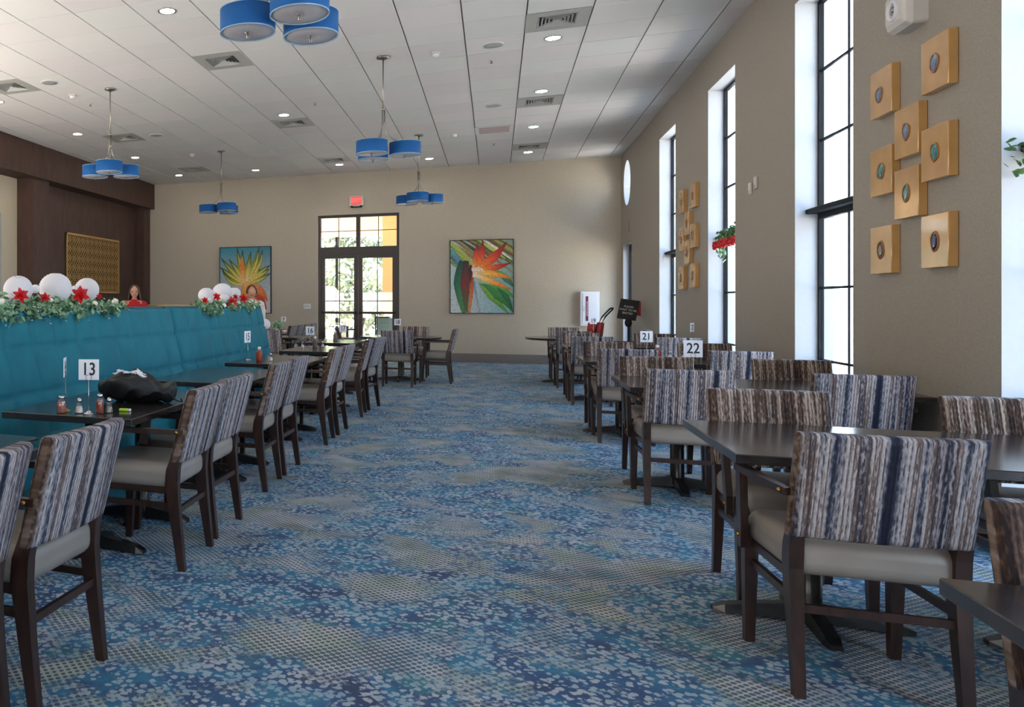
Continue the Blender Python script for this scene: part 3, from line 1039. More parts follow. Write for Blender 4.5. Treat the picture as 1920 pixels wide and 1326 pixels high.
# ================================================================== chairs
def make_chair(label, group, loc, rz):
    t = thing('dining_armchair', label, 'chair', loc, rz, group)
    # seat
    mb = MB()
    mb.box(-0.222, 0.222, -0.215, 0.225, 0.372, 0.495, 0.045, 5)
    for v in mb.bm.verts:
        if v.co.z > 0.45:
            v.co.z += 0.014 * max(0, 1 - (v.co.x / 0.22) ** 2) * max(0, 1 - (v.co.y / 0.22) ** 2)
    obj('seat', mb, 'seat', t)
    # upholstered back, wraps the rear uprights and leans back
    mb = MB()
    loops = []
    prof = [(0.505, 0.90), (0.512, 0.975), (0.53, 1.0), (0.62, 1.0), (0.72, 1.0), (0.79, 1.0), (0.825, 0.99), (0.842, 0.965), (0.850, 0.90)]
    for z, k in prof:
        yc = -0.213 - (z - 0.5) * 0.26
        hx, hy = 0.232 * (0.985 + 0.015 * k), 0.034 * k
        if k < 0.95:
            hy = 0.02
        base = rrect(hx, hy, hy * 0.75, 4)
        L = []
        # refine the long sides so the back can curve
        pts = []
        for i in range(len(base)):
            p, q = base[i], base[(i + 1) % len(base)]
            pts.append(p)
            if abs(q[0] - p[0]) > 0.1:
                for w in range(1, 8):
                    pts.append((p[0] + (q[0] - p[0]) * w / 8, p[1] + (q[1] - p[1]) * w / 8))
        for x, yv in pts:
            L.append(Vector((x, yc + yv - 0.018 * (1 - (x / 0.232) ** 2), z)))
        loops.append(L)
    mb.loft(loops)
    obj('backrest', mb, 'stripe', t)
    for s_ in (-1, 1):
        mb = MB()   # rear leg and upright in one swept piece
        mb.beam([(s_ * 0.208, -0.248, 0.0, 0.015, 0.017), (s_ * 0.208, -0.218, 0.22, 0.018, 0.024), (s_ * 0.208, -0.198, 0.40, 0.020, 0.031), (s_ * 0.208, -0.203, 0.47, 0.020, 0.030),
                 (s_ * 0.208, -0.228, 0.56, 0.018, 0.022), (s_ * 0.208, -0.258, 0.70, 0.014, 0.016)])
        obj('leg', mb, 'wood', t)
        mb = MB()
        mb.beam([(s_ * 0.214, 0.208, 0.0, 0.015, 0.016), (s_ * 0.214, 0.200, 0.25, 0.020, 0.021), (s_ * 0.214, 0.196, 0.40, 0.022, 0.024), (s_ * 0.214, 0.194, 0.44, 0.022, 0.024)])
        obj('leg', mb, 'wood', t)
        # armrest: flat pad on a post bolted outside the front leg
        mb = MB()
        poly = [(0.232, -0.255), (0.250, -0.265), (0.264, -0.10), (0.271, 0.08), (0.273, 0.165), (0.258, 0.175), (0.238, 0.165), (0.235, 0.05), (0.232, -0.10)]
        mb.prism([(s_ * x, y) for x, y in poly], 0.024, 'z', 0.640)
        mb.bm.verts.ensure_lookup_table()
        mb.beam([(s_ * 0.248, 0.150, 0.36, 0.011, 0.014), (s_ * 0.250, 0.148, 0.44, 0.012, 0.026), (s_ * 0.258, 0.130, 0.640, 0.012, 0.022)])
        arm = obj('armrest', mb, 'wood', t)
        mb = MB()
        for yy, zz, xx in ((-0.235, 0.652, 0.256), (0.150, 0.405, 0.262)):
            mb.sphere((s_ * xx, yy, zz), 0.008, 10, 6)
        obj('bolt', mb, 'brass', arm)
        mb = MB()
        mb.box(min(s_ * 0.200, s_ * 0.216), max(s_ * 0.200, s_ * 0.216), -0.215, 0.195, 0.285, 0.312)
        mb.box(min(s_ * 0.196, s_ * 0.216), max(s_ * 0.196, s_ * 0.216), -0.200, 0.190, 0.355, 0.385)
        obj('side_stretcher', mb, 'wood', t)
    mb = MB()
    mb.box(-0.20, 0.20, -0.228, -0.212, 0.262, 0.288)
    obj('rear_stretcher', mb, 'wood', t)
    mb = MB()
    mb.box(-0.20, 0.20, 0.190, 0.206, 0.355, 0.385)
    obj('front_rail', mb, 'wood', t)
    return t

GL = 'armchairs along the booth tables'
GRn = 'armchairs at the window-side tables'
chairs = [
 # left row, backs to the aisle (x, y, rot, label, group)
 (-1.55, 1.76, 92, 'striped armchair cut by the left edge, in front of the blue basket', GL),
 (-1.53, 2.33, 88, 'large striped armchair at lower left, nearest whole chair of the booth row', GL),
 (-1.60, 3.715, 91, 'striped armchair at the table with the black bag, nearer of that pair', GL),
 (-1.62, 4.28, 89, 'striped armchair at the table with the black bag, farther of that pair', GL),
 (-1.66, 5.41, 91, 'striped armchair at the second booth table, nearer of its pair', GL),
 (-1.66, 5.97, 89, 'striped armchair at the second booth table, farther of its pair', GL),
 (-1.63, 7.32, 92, 'striped armchair at the third booth table with the red sauce bottle, nearer of its pair', GL),
 (-1.62, 7.92, 89, 'striped armchair at the third booth table with the red sauce bottle, farther of its pair', GL),
 (-1.61, 9.22, 93, 'striped armchair beside the table numbered 16, nearer of its pair', GL),
 (-1.58, 9.90, 82, 'striped armchair beside the table numbered 16, slightly turned and farther of its pair', GL),
 # round table 18
 (-1.35, 12.74, 0, 'striped armchair with its back to the camera at round table 18', 'armchairs at round table 18'),
 (-1.28, 14.45, 180, 'armchair on the far side of round table 18, only its top edge showing', 'armchairs at round table 18'),
 (-0.88, 13.52, 90, 'armchair seen side on, pushed to the right of round table 18', 'armchairs at round table 18'),
 (-2.10, 13.45, -80, 'armchair left of round table 18, in front of the glass doors behind the number 17', 'armchairs at round table 18'),
 # right side
 (1.16, 1.87, 180, 'brown striped armchair at the right edge, behind the nearest table corner', GRn),
 (1.09, 3.40, 2, 'largest blue striped armchair at lower right, its back to the camera', GRn),
 (1.16, 4.22, 180, 'brown striped armchair facing the camera across the big right table, left one', GRn),
 (2.01, 4.22, 180, 'brown striped armchair facing the camera across the big right table, at the right edge', GRn),
 (1.08, 6.04, 1, 'blue striped armchair in front of the number 22 sign, back to the camera', GRn),
 (1.92, 6.02, -1, 'dark blue striped armchair right of the table numbered 22, under the gold tiles', GRn),
 (1.11, 6.72, 180, 'brown striped armchair facing the camera directly behind the number 22 sign post, left one', GRn),
 (1.94, 6.72, 180, 'brown striped armchair facing the camera at table 22, in front of the tall clear window', GRn),
 (1.075, 8.44, 0, 'blue striped armchair at the aisle side of table 21, back to the camera', GRn),
 (1.90, 8.44, 1, 'blue striped armchair at the window side of table 21, back to the camera', GRn),
 (1.09, 9.28, 180, 'striped armchair facing the camera on the far side of table 21, aisle side', GRn),
 (1.94, 9.28, 180, 'striped armchair facing the camera on the far side of table 21, window side', GRn),
 (1.09, 11.36, 0, 'striped armchair at the aisle side of the fourth window table, back to the camera', GRn),
 (1.98, 11.36, 0, 'striped armchair at the window side of the fourth window table, behind the number 21 sign', GRn),
 (1.09, 12.10, 180, 'striped armchair facing the camera behind the fourth window table, aisle side', GRn),
 (1.95, 12.10, 180, 'striped armchair facing the camera behind the fourth window table, window side', GRn),
 (1.06, 13.50, 0, 'striped armchair with its back to the camera at the far round table', 'armchairs at the far right round table'),
 (1.06, 14.78, 180, 'armchair on the far side of the far right round table', 'armchairs at the far right round table'),
 (1.82, 14.15, 90, 'armchair at the window side of the far right round table, facing the aisle', 'armchairs at the far right round table'),
 # beyond the booth
 (-3.20, 12.15, 2, 'striped armchair at the end of the booth, back to the camera', 'armchairs in the back left corner'),
 (-3.72, 14.55, 90, 'nearest of the armchairs lined up in the back left corner', 'armchairs in the back left corner'),
 (-3.72, 15.15, 90, 'second of the armchairs lined up in the back left corner', 'armchairs in the back left corner'),
 (-3.72, 15.75, 90, 'third of the armchairs lined up in the back left corner', 'armchairs in the back left corner'),
 (-3.72, 16.35, 90, 'farthest of the armchairs lined up in the back left corner, nearest the garden doors', 'armchairs in the back left corner'),
]
ch0 = None
for x, y, rz, lab, g in chairs:
    if ch0 is None:
        ch0 = make_chair(lab, g, (x, y, 0), R(rz))
    else:
        dup(ch0, (x, y, 0), R(rz), lab, g)

# ================================================================== tables
TZ = 0.715
def pedestal(t, px, py, ax, ay):
    mb = MB()
    mb.lathe([(0.045, 0.03), (0.042, 0.05), (0.042, TZ - 0.05)], 20, (px, py, 0))
    mb.box(px - 0.17, px + 0.17, py - 0.03, py + 0.03, TZ - 0.055, TZ - 0.035)
    mb.box(px - 0.03, px + 0.03, py - 0.17, py + 0.17, TZ - 0.055, TZ - 0.035)
    obj('column', mb, 'black', t)
    for dx, dy, ln in ((1, 0, ax), (-1, 0, ax), (0, 1, ay), (0, -1, ay)):
        mb = MB()
        loops = []
        for s_, hw, z0, z1 in ((0.03, 0.030, 0.012, 0.075), (ln * 0.6, 0.030, 0.010, 0.055), (ln - 0.02, 0.030, 0.004, 0.036), (ln + 0.02, 0.022, 0.004, 0.020)):
            c = Vector((px + dx * s_, py + dy * s_, 0))
            n_ = Vector((-dy, dx, 0)) * hw
            loops.append([c - n_ + Vector((0, 0, z0)), c + n_ + Vector((0, 0, z0)), c + n_ * 0.8 + Vector((0, 0, z1)), c - n_ * 0.8 + Vector((0, 0, z1))])
        mb.loft(loops, True, False)
        obj('foot', mb, 'black', t)

def rect_table(x0, x1, y0, y1, label, group, ax='x', rz=0.0):
    cx, cy = (x0 + x1) / 2, (y0 + y1) / 2
    hx, hy = (x1 - x0) / 2, (y1 - y0) / 2
    t = thing('dining_table', label, 'table', (cx, cy, 0), rz, group)
    mb = MB()
    mb.box(-hx, hx, -hy, hy, TZ - 0.034, TZ, 0.003, 1)
    obj('tabletop', mb, 'top', t)
    if ax == 'x':
        for px in (-hx + 0.34, hx - 0.34):
            pedestal(t, px, 0, 0.30, 0.27)
    else:
        for py in (-hy + 0.30, hy - 0.30):
            pedestal(t, 0, py, 0.27, 0.20)
    return t

def round_table(cx, cy, r, label):
    t = thing('round_table', label, 'table', (cx, cy, 0), 0, 'round tables at the far end')
    mb = MB()
    mb.lathe([(r - 0.02, TZ - 0.034), (r - 0.002, TZ - 0.026), (r, TZ - 0.004), (r - 0.003, TZ)], 64, smooth=False)
    obj('tabletop', mb, 'top', t)
    pedestal(t, 0, 0, 0.36, 0.36)
    return t

GT = 'booth-side tables'
rect_table(-2.26, -1.55, 1.36, 2.58, 'dark table under the blue basket at the left edge', GT, 'y')
rect_table(-2.26, -1.55, 3.38, 4.60, 'dark booth table with the black bag and spice jars', GT, 'y')
rect_table(-2.26, -1.55, 5.15, 6.37, 'bare dark table just beyond the black bag', GT, 'y')
rect_table(-2.26, -1.55, 6.95, 8.17, 'dark table with a red sauce bottle at the end of the blue booth', GT, 'y')
rect_table(-2.26, -1.55, 8.93, 10.15, 'dark booth table carrying bottles, just left of the garden doors', GT, 'y')
rect_table(-2.45, -1.74, 11.0, 12.2, 'dark table in front of the glass doors, before the round table', GT, 'y')
round_table(-1.42, 13.62, 0.64, 'round dark table in front of the garden doors')
GR2 = 'window-side tables'
rect_table(0.80, 2.32, 1.10, 2.04, 'dark table corner at the bottom right edge, nearest the camera', GR2)
rect_table(0.795, 2.32, 3.42, 4.36, 'largest dark table at right, bare, with blue window reflections', GR2, 'x', R(-0.6))
rect_table(0.80, 2.32, 5.92, 6.86, 'dark table with the tall white number card, right behind the largest bare table', GR2)
rect_table(0.77, 2.29, 8.38, 9.32, 'dark table with the amber sauce bottle along the windows', GR2)
rect_table(0.84, 2.32, 11.24, 12.18, 'fourth dark table from the camera along the windows', GR2)
round_table(1.06, 14.15, 0.62, 'round dark table at the far right by the red cart')
rect_table(-4.65, -3.92, 14.3, 16.7, 'long dark table beside the lined-up chairs in the back left corner', 'tables in the back left corner', 'y')
rect_table(-3.62, -2.75, 12.45, 13.3, 'small dark table beyond the end of the booth', 'tables in the back left corner', 'x')

# ================================================================== booths
def booth(y0, y1, label):
    t = thing('booth_bench', label, 'booth seat', (0, 0, 0), 0, 'teal quilted booth benches')
    ZT = 1.205
    def face(z):     # front face of the back at height z
        return -2.725 + (ZT - z) * 0.235
    ny = int(round((y1 - y0) / 0.0218))
    zs = []
    z = 0.42
    while z < ZT - 0.02:
        zs.append(z)
        z += 0.02
    rows = [0.70, 0.98]
    nco = round((y1 - y0) / 0.305)
    cw = (y1 - y0) / nco
    bm = MB()
    grid = []
    for i in range(ny + 1):
        y = y0 + (y1 - y0) * i / ny
        q = ((y - y0) / cw) % 1.0
        dv = min(q, 1 - q) * cw
        col = []
        for z in zs + [ZT - 0.015, ZT - 0.004, ZT, ZT]:
            dh = min(abs(z - r) for r in rows)
            g = 0.012 * math.exp(-(dv / 0.014) ** 2) + 0.009 * math.exp(-(dh / 0.012) ** 2)
            puff = 0.018 * min(1, dv / 0.09) ** 0.6 * min(1, dh / 0.09) ** 0.5
            x = face(z) - g + puff
            col.append([x, y, z])
        col[-3][0] -= 0.012
        col[-2][0] -= 0.035
        col[-1][0] = -2.80
        col[-1][2] = ZT - 0.004
        if i in (0, ny):
            for c in col[:-1]:
                c[0] -= 0.015
        grid.append([Vector(c) for c in col])
    bm.loft(grid, cap=False, closed=False)
    # sides and rear of the cushion
    for i in (0, ny):
        poly = [Vector(p) for p in grid[i]] + [Vector((-2.80, grid[i][0].y, 0.42))]
        bm._add(poly, [tuple(range(len(poly)))])
    b = obj('quilted_backrest', bm, 'teal', t)
    mb = MB()
    mb.box(-2.57, -2.09, y0 + 0.004, y1 - 0.004, 0.33, 0.455, 0.03, 3)
    obj('seat_cushion', mb, 'teal', t)
    mb = MB()
    mb.box(-2.80, -2.13, y0 + 0.002, y1 - 0.002, 0.09, 0.335)
    mb.box(-2.78, -2.23, y0 + 0.01, y1 - 0.01, 0.0, 0.09)
    obj('base', mb, 'teal_dark', t)
    mb = MB()
    mb.box(-2.93, -2.79, y0 + 0.002, y1 - 0.002, 0.0, ZT + 0.018, 0.012, 3)
    obj('back_panel', mb, 'teal_dark', t)
    return t
booth(0.70, 3.735, 'teal booth bench at the left edge beside the blue basket, nearest section')
booth(3.75, 6.775, 'teal quilted booth bench section behind the number 13 sign')
booth(6.825, 9.86, 'teal quilted booth bench section farther away, ending before the chairs')
t = thing('booth_divider', 'low tan capped divider just beyond the teal booth', 'divider', (0, 0, 0))
mb = MB(); mb.box(-5.6, -5.35, 13.0, 14.9, 0, 1.20); obj('panel', mb, 'cream', t)
mb = MB(); mb.box(-5.64, -5.31, 12.96, 14.94, 1.20, 1.235, 0.006, 1); obj('cap', mb, 'lattice', t)

# ================================================================== lanterns and garlands on the booths
def lantern(x, y, z, r, label, tilt=0.0):
    mb = MB()
    prof = []
    n = 28
    for k in range(n + 1):
        a = R(14) + (PI - R(28)) * k / n
        rr = r * (1.0 + (0.018 if k % 2 else -0.014))
        prof.append((rr * math.sin(a), -rr * 0.93 * math.cos(a)))
    prof = [(prof[0][0] * 0.9, prof[0][1])] + prof + [(prof[-1][0] * 0.9, prof[-1][1])]
    mb.lathe(prof, 40, cap=True)
    o = thing('paper_lantern', label, 'lantern', (x, y, z), 0, 'white paper lanterns on the booths')
    o.rotation_euler = (tilt, tilt * 0.6, 0)
    obj('paper_shell', mb, 'paper', o)
    mb = MB()
    mb.lathe([(r * 0.24, r * 0.905), (r * 0.25, r * 0.92), (r * 0.22, r * 0.92)], 24, cap=False)
    obj('wire_ring', mb, 'chrome', o)
    return o

def fpix(u, v, X):
    """a point on the plane x = X seen at picture position (u, v): where the decorations stand on the booth"""
    k = (u - 296.85) / 1507.2
    Z = X / (k * math.cos(TH) - math.sin(TH))
    return Z * (math.cos(TH) + k * math.sin(TH)), CAMZ - (v - 569.5) * Z / 1507.2, Z

def put_lantern(u, v, rpx, X, lab, tilt=0.0):
    y, z, Z = fpix(u, v, X)
    return lantern(X, y, z, rpx * Z / 1507.2, lab, tilt)
put_lantern(34, 543, 27.5, -2.87, 'paper lantern at the far left on the booth, above a red poinsettia', 0.25)
put_lantern(104, 541, 31, -2.87, 'largest white paper lantern, middle of the near garland', 0.05)
put_lantern(163, 543, 23, -2.87, 'paper lantern at the right end of the near garland, in front of the gold lattice', -0.1)
put_lantern(66, 542, 9, -2.93, 'small paper lantern peeking out right of the leftmost lantern')
put_lantern(141, 545, 10, -2.93, 'small paper lantern peeking out between the two right near lanterns')
put_lantern(17, 560, 9.5, -2.82, 'small paper ball low at the left edge of the near garland')
put_lantern(387, 554, 15.5, -2.87, 'leftmost lantern of the far garland')
put_lantern(417, 549, 19, -2.89, 'largest lantern of the far garland, in front of the wall')
put_lantern(421, 560, 9.5, -2.80, 'small lantern in front of the largest far lantern')
put_lantern(440, 550, 11.5, -2.90, 'rightmost lantern of the far garland, beside the auburn head')
put_lantern(393, 564, 6, -2.79, 'tiny white ball low in the far garland')
put_lantern(496, 608, 11, -3.2, 'white lantern low behind the right end of the booth')

def leaf_cloud(mb, pts, n, size, rnd, spread, drop=0.0):
    for _ in range(n):
        p = Vector(rnd.choice(pts))
        p += Vector((rnd.gauss(0, spread[0]), rnd.gauss(0, spread[1]), rnd.gauss(0, spread[2])))
        a = rnd.uniform(0, 2 * PI)
        tilt = rnd.uniform(-1.1, 1.1)
        r = size * rnd.uniform(0.6, 1.25)
        m = Matrix.Translation(p) @ Matrix.Rotation(a, 4, 'Z') @ Matrix.Rotation(tilt, 4, 'X') @ Matrix.Rotation(rnd.uniform(-1, 1), 4, 'Y')
        vs = [m @ Vector(v) for v in ((0, -r, 0), (r * 0.55, -r * 0.3, r * 0.12), (r * 0.5, r * 0.45, r * 0.12), (0, r, 0), (-r * 0.5, r * 0.45, r * 0.12), (-r * 0.55, -r * 0.3, r * 0.12), (0, 0, -r * 0.05))]
        mb._add(vs, [(0, 1, 6), (1, 2, 6), (2, 3, 6), (3, 4, 6), (4, 5, 6), (5, 0, 6)], False)

def poinsettia(parent, c, r, rnd, mat='red'):
    mb = MB()
    for ring, (n, rr, el) in enumerate(((6, r, 0.15), (6, r * 0.75, 0.6), (4, r * 0.45, 1.0))):
        for k in range(n):
            a = 2 * PI * k / n + ring * 0.5 + rnd.uniform(-0.15, 0.15)
            # bloom faces the aisle (+x) and up
            m = Matrix.Translation(c) @ Matrix.Rotation(R(-48), 4, 'Z') @ Matrix.Rotation(R(66), 4, 'Y') @ Matrix.Rotation(a, 4, 'Z') @ Matrix.Rotation(-el, 4, 'Y')
            w = rr * 0.30
            vs = [m @ Vector(v) for v in ((0, 0, 0), (rr * 0.35, w, 0.1 * rr), (rr * 0.75, w * 0.7, 0.08 * rr), (rr * 1.08, 0, 0), (rr * 0.75, -w * 0.7, 0.08 * rr), (rr * 0.35, -w, 0.1 * rr), (rr * 0.55, 0, -0.02 * rr))]
            mb._add(vs, [(0, 1, 6), (1, 2, 6), (2, 3, 6), (3, 4, 6), (4, 5, 6), (5, 0, 6)])
    return obj('red_flower', mb, mat, parent)

def rose(parent, c, r):
    mb = MB()
    for k in range(4):
        q = 1 - k * 0.22
        mb.sphere((c[0] + 0.1 * r * k, c[1] + 0.05 * r * (k % 2), c[2] + 0.1 * r * k), r * q * (1.0 if k == 0 else 0.95), 12, 8, (0.9, 1.05, 0.85 + 0.1 * k))
    for i, v in enumerate(mb.bm.verts):
        v.co += Vector(mnoise.noise_vector(v.co * 60)) * r * 0.22
    return obj('white_rose', mb, 'rose', parent)

def garland(label, u0, u1, humps, reds, whites, seed, n):
    rnd = random.Random(seed)
    y0, z0, _ = fpix(u0, 575, -2.78)
    t = thing('flower_garland', label, 'garland', (0, 0, 0), 0, 'garlands on the booth tops')
    pts, hang = [], []
    m = 60
    for i in range(m + 1):
        u = u0 + (u1 - u0) * i / m
        y, z, Z = fpix(u, 575, -2.80)
        pts.append((-2.80, y, 1.235))
        pts.append((-2.86, y, 1.245))
        pts.append((-2.75, y, 1.215))
    for u, vlow, w in humps:
        y, z, Z = fpix(u, vlow, -2.68)
        k = 5
        for j in range(k):
            hang.append((-2.71 + 0.012 * j, y + rnd.uniform(-w, w), 1.21 + (z - 1.21) * j / (k - 1)))
    mb = MB()
    leaf_cloud(mb, pts, n, 0.023, rnd, (0.028, 0.02, 0.026))
    leaf_cloud(mb, hang, n * 2 // 3, 0.021, rnd, (0.014, 0.04, 0.022))
    # keep leaves in front of the upholstery
    for f in mb.bm.faces:
        pass
    fo = obj('foliage', mb, 'leaf', t)
    fo['kind'] = 'stuff'
    mb = MB()
    leaf_cloud(mb, pts, n // 3, 0.02, rnd, (0.03, 0.02, 0.02))
    fo = obj('dark_foliage', mb, 'leaf2', t)
    fo['kind'] = 'stuff'
    mb = MB()
    leaf_cloud(mb, hang, n // 6, 0.010, rnd, (0.018, 0.04, 0.022))
    fo = obj('pale_blossoms', mb, 'rose', t)
    fo['kind'] = 'stuff'
    for u, v, rpx in reds:
        y, z, Z = fpix(u, v, -2.72)
        poinsettia(t, Vector((-2.72, y, z)), rpx * 1.25 * Z / 1507.2, rnd)
    for u, v, rpx in whites:
        y, z, Z = fpix(u, v, -2.73)
        rose(t, (-2.73, y, z), rpx * Z / 1507.2)
    return t

garland('long near garland of eucalyptus, red poinsettias and white roses on the booth at left', -12, 228,
        [(22, 598, 0.09), (8, 590, 0.08), (60, 588, 0.06), (84, 582, 0.05), (115, 590, 0.05), (150, 586, 0.06), (195, 583, 0.05), (215, 580, 0.05)],
        [(39, 555, 13), (84, 559, 9), (150, 554, 15), (186, 556, 5)], [(1, 566, 9), (95, 563, 5), (178, 570, 6), (216, 566, 7)], 3, 900)
garland('short far garland with red flowers on the booth, in front of the agave painting', 375, 478,
        [(385, 583, 0.1), (395, 590, 0.08), (412, 585, 0.08), (440, 578, 0.08), (470, 580, 0.08)],
        [(384, 564, 6), (406, 557, 7), (434, 568, 10), (441, 557, 5), (456, 560, 8)], [(420, 573, 5), (447, 568, 4), (476, 577, 4)], 5, 600)

# ================================================================== wall art
def geode(parent, y, z, x, sy, sz, seed, mat, rim):
    rnd = random.Random(seed)
    k = 18
    rad = [rnd.uniform(0.75, 1.15) for _ in range(k)]
    rad = [(rad[i - 1] + 2 * rad[i] + rad[(i + 1) % k]) / 4 for i in range(k)]
    def ring(q, xx):
        return [Vector((xx, y + q * rad[i] * sy * math.cos(2 * PI * i / k), z + q * rad[i] * sz * math.sin(2 * PI * i / k))) for i in range(k)]
    mb = MB()
    mb.loft([ring(1.12, x), ring(1.12, x - 0.004), ring(0.98, x - 0.006), ring(0.95, x - 0.003)], cap=False)
    g = obj('geode_rim', mb, rim, parent)
    mb = MB()
    mb.loft([ring(1.0, x), ring(0.96, x - 0.004), ring(0.5, x - 0.0055)])
    obj('geode', mb, mat, parent)

M['geo_blue'] = plain('blue_agate', srgb(92, 120, 150), 0.15, var=0.4, scale=40, coat=0.6)
M['geo_teal'] = plain('teal_agate', srgb(24, 128, 128), 0.15, var=0.4, scale=40, coat=0.6)
M['geo_navy'] = plain('navy_agate', srgb(12, 26, 74), 0.12, var=0.5, scale=40, coat=0.6)
M['geo_grey'] = plain('grey_agate', srgb(84, 80, 82), 0.2, var=0.4, scale=40, coat=0.6)
M['geo_rim'] = plain('agate_rim', srgb(150, 96, 52), 0.3, var=0.3, scale=40)

def gold_tile(y, z, label, mat, seed, group, frac=(0, 0)):
    h = 0.152
    t = thing('gold_wall_tile', label, 'wall art', (XR, y, z), 0, group)
    mb = MB()
    mb.box(-0.046, -0.0005, -h, h, -h, h, 0.004, 2)
    obj('panel', mb, 'gold', t)
    geode(t, frac[0], frac[1], -0.0465, 0.046, 0.052, seed, mat, 'geo_rim')
    return t

tiles = [(5.885, 2.61, 'geo_blue', 'top right gold tile'), (6.57, 2.61, 'geo_blue', 'top left gold tile'),
         (6.225, 2.29, 'geo_blue', 'upper middle gold tile'), (5.885, 2.105, 'geo_teal', 'centre right gold tile with a teal stone'),
         (6.57, 2.10, 'geo_teal', 'centre left gold tile with a teal stone'), (6.225, 1.92, 'geo_teal', 'lower middle gold tile, mirror-bright'),
         (6.57, 1.595, 'geo_grey', 'bottom left gold tile with a grey stone'), (5.885, 1.605, 'geo_navy', 'bottom right gold tile with a navy stone')]
for i, (y, z, m_, lab) in enumerate(tiles):
    gold_tile(y, z, lab + ' of the large near group, between the two nearest windows', m_, 11 + i, 'near group of gold wall tiles', ((-0.01, 0.0) if i != 1 else (0.02, -0.01)))
for i, (y, z, m_, lab) in enumerate(tiles):
    lab2 = lab.split(' with')[0].split(',')[0]
    gold_tile(y + 6.04, z, lab2 + ' of the small far group, between the two far windows', 'geo_grey', 31 + i, 'far group of gold wall tiles')

# pierced gold lattice on the brown wall
def lattice():
    t = thing('lattice_panel', 'gold pierced lattice panel on the brown wall', 'wall art', (-8.19, 15.85, 2.11))
    hy, hz = 1.255, 0.62
    mb = MB(); mb.box(-0.006, 0.006, -hy, hy, -hz, hz); obj('backing', mb, 'lattice_back', t)
    mb = MB()
    for a in ((-hy, -hy + 0.035, -hz, hz), (hy - 0.035, hy, -hz, hz), (-hy, hy, hz - 0.035, hz), (-hy, hy, -hz, -hz + 0.035)):
        mb.box(0.0, 0.03, *a)
    obj('frame', mb, 'lattice', t)
    mb = MB()
    def bar(y0, z0, y1, z1, w=0.011):
        d = Vector((0, y1 - y0, z1 - z0))
        n_ = Vector((0, -d.z, d.y)).normalized() * w / 2
        a, b = Vector((0.006, y0, z0)), Vector((0.006, y1, z1))
        L = [[p - n_, p + n_, p + n_ + Vector((0.014, 0, 0)), p - n_ + Vector((0.014, 0, 0))] for p in (a, b)]
        mb.loft(L, True, False)
    ncy, ncz = 12, 6
    cy, cz = 2 * (hy - 0.03) / ncy, 2 * (hz - 0.03) / ncz
    for i in range(ncy):
        for j in range(ncz):
            y, z = -hy + 0.03 + i * cy, -hz + 0.03 + j * cz
            m_ = (y + cy / 2, z + cz / 2)
            bar(y, z, y + cy, z + cz); bar(y, z + cz, y + cy, z)
            bar(m_[0], z, y + cy, m_[1]); bar(y + cy, m_[1], m_[0], z + cz); bar(m_[0], z + cz, y, m_[1]); bar(y, m_[1], m_[0], z)
            k = 8
            for q in range(k):
                a0, a1 = 2 * PI * q / k, 2 * PI * (q + 1) / k
                bar(m_[0] + 0.045 * math.cos(a0), m_[1] + 0.045 * math.sin(a0), m_[0] + 0.045 * math.cos(a1), m_[1] + 0.045 * math.sin(a1), 0.009)
    obj('fretwork', mb, 'lattice', t)
lattice()

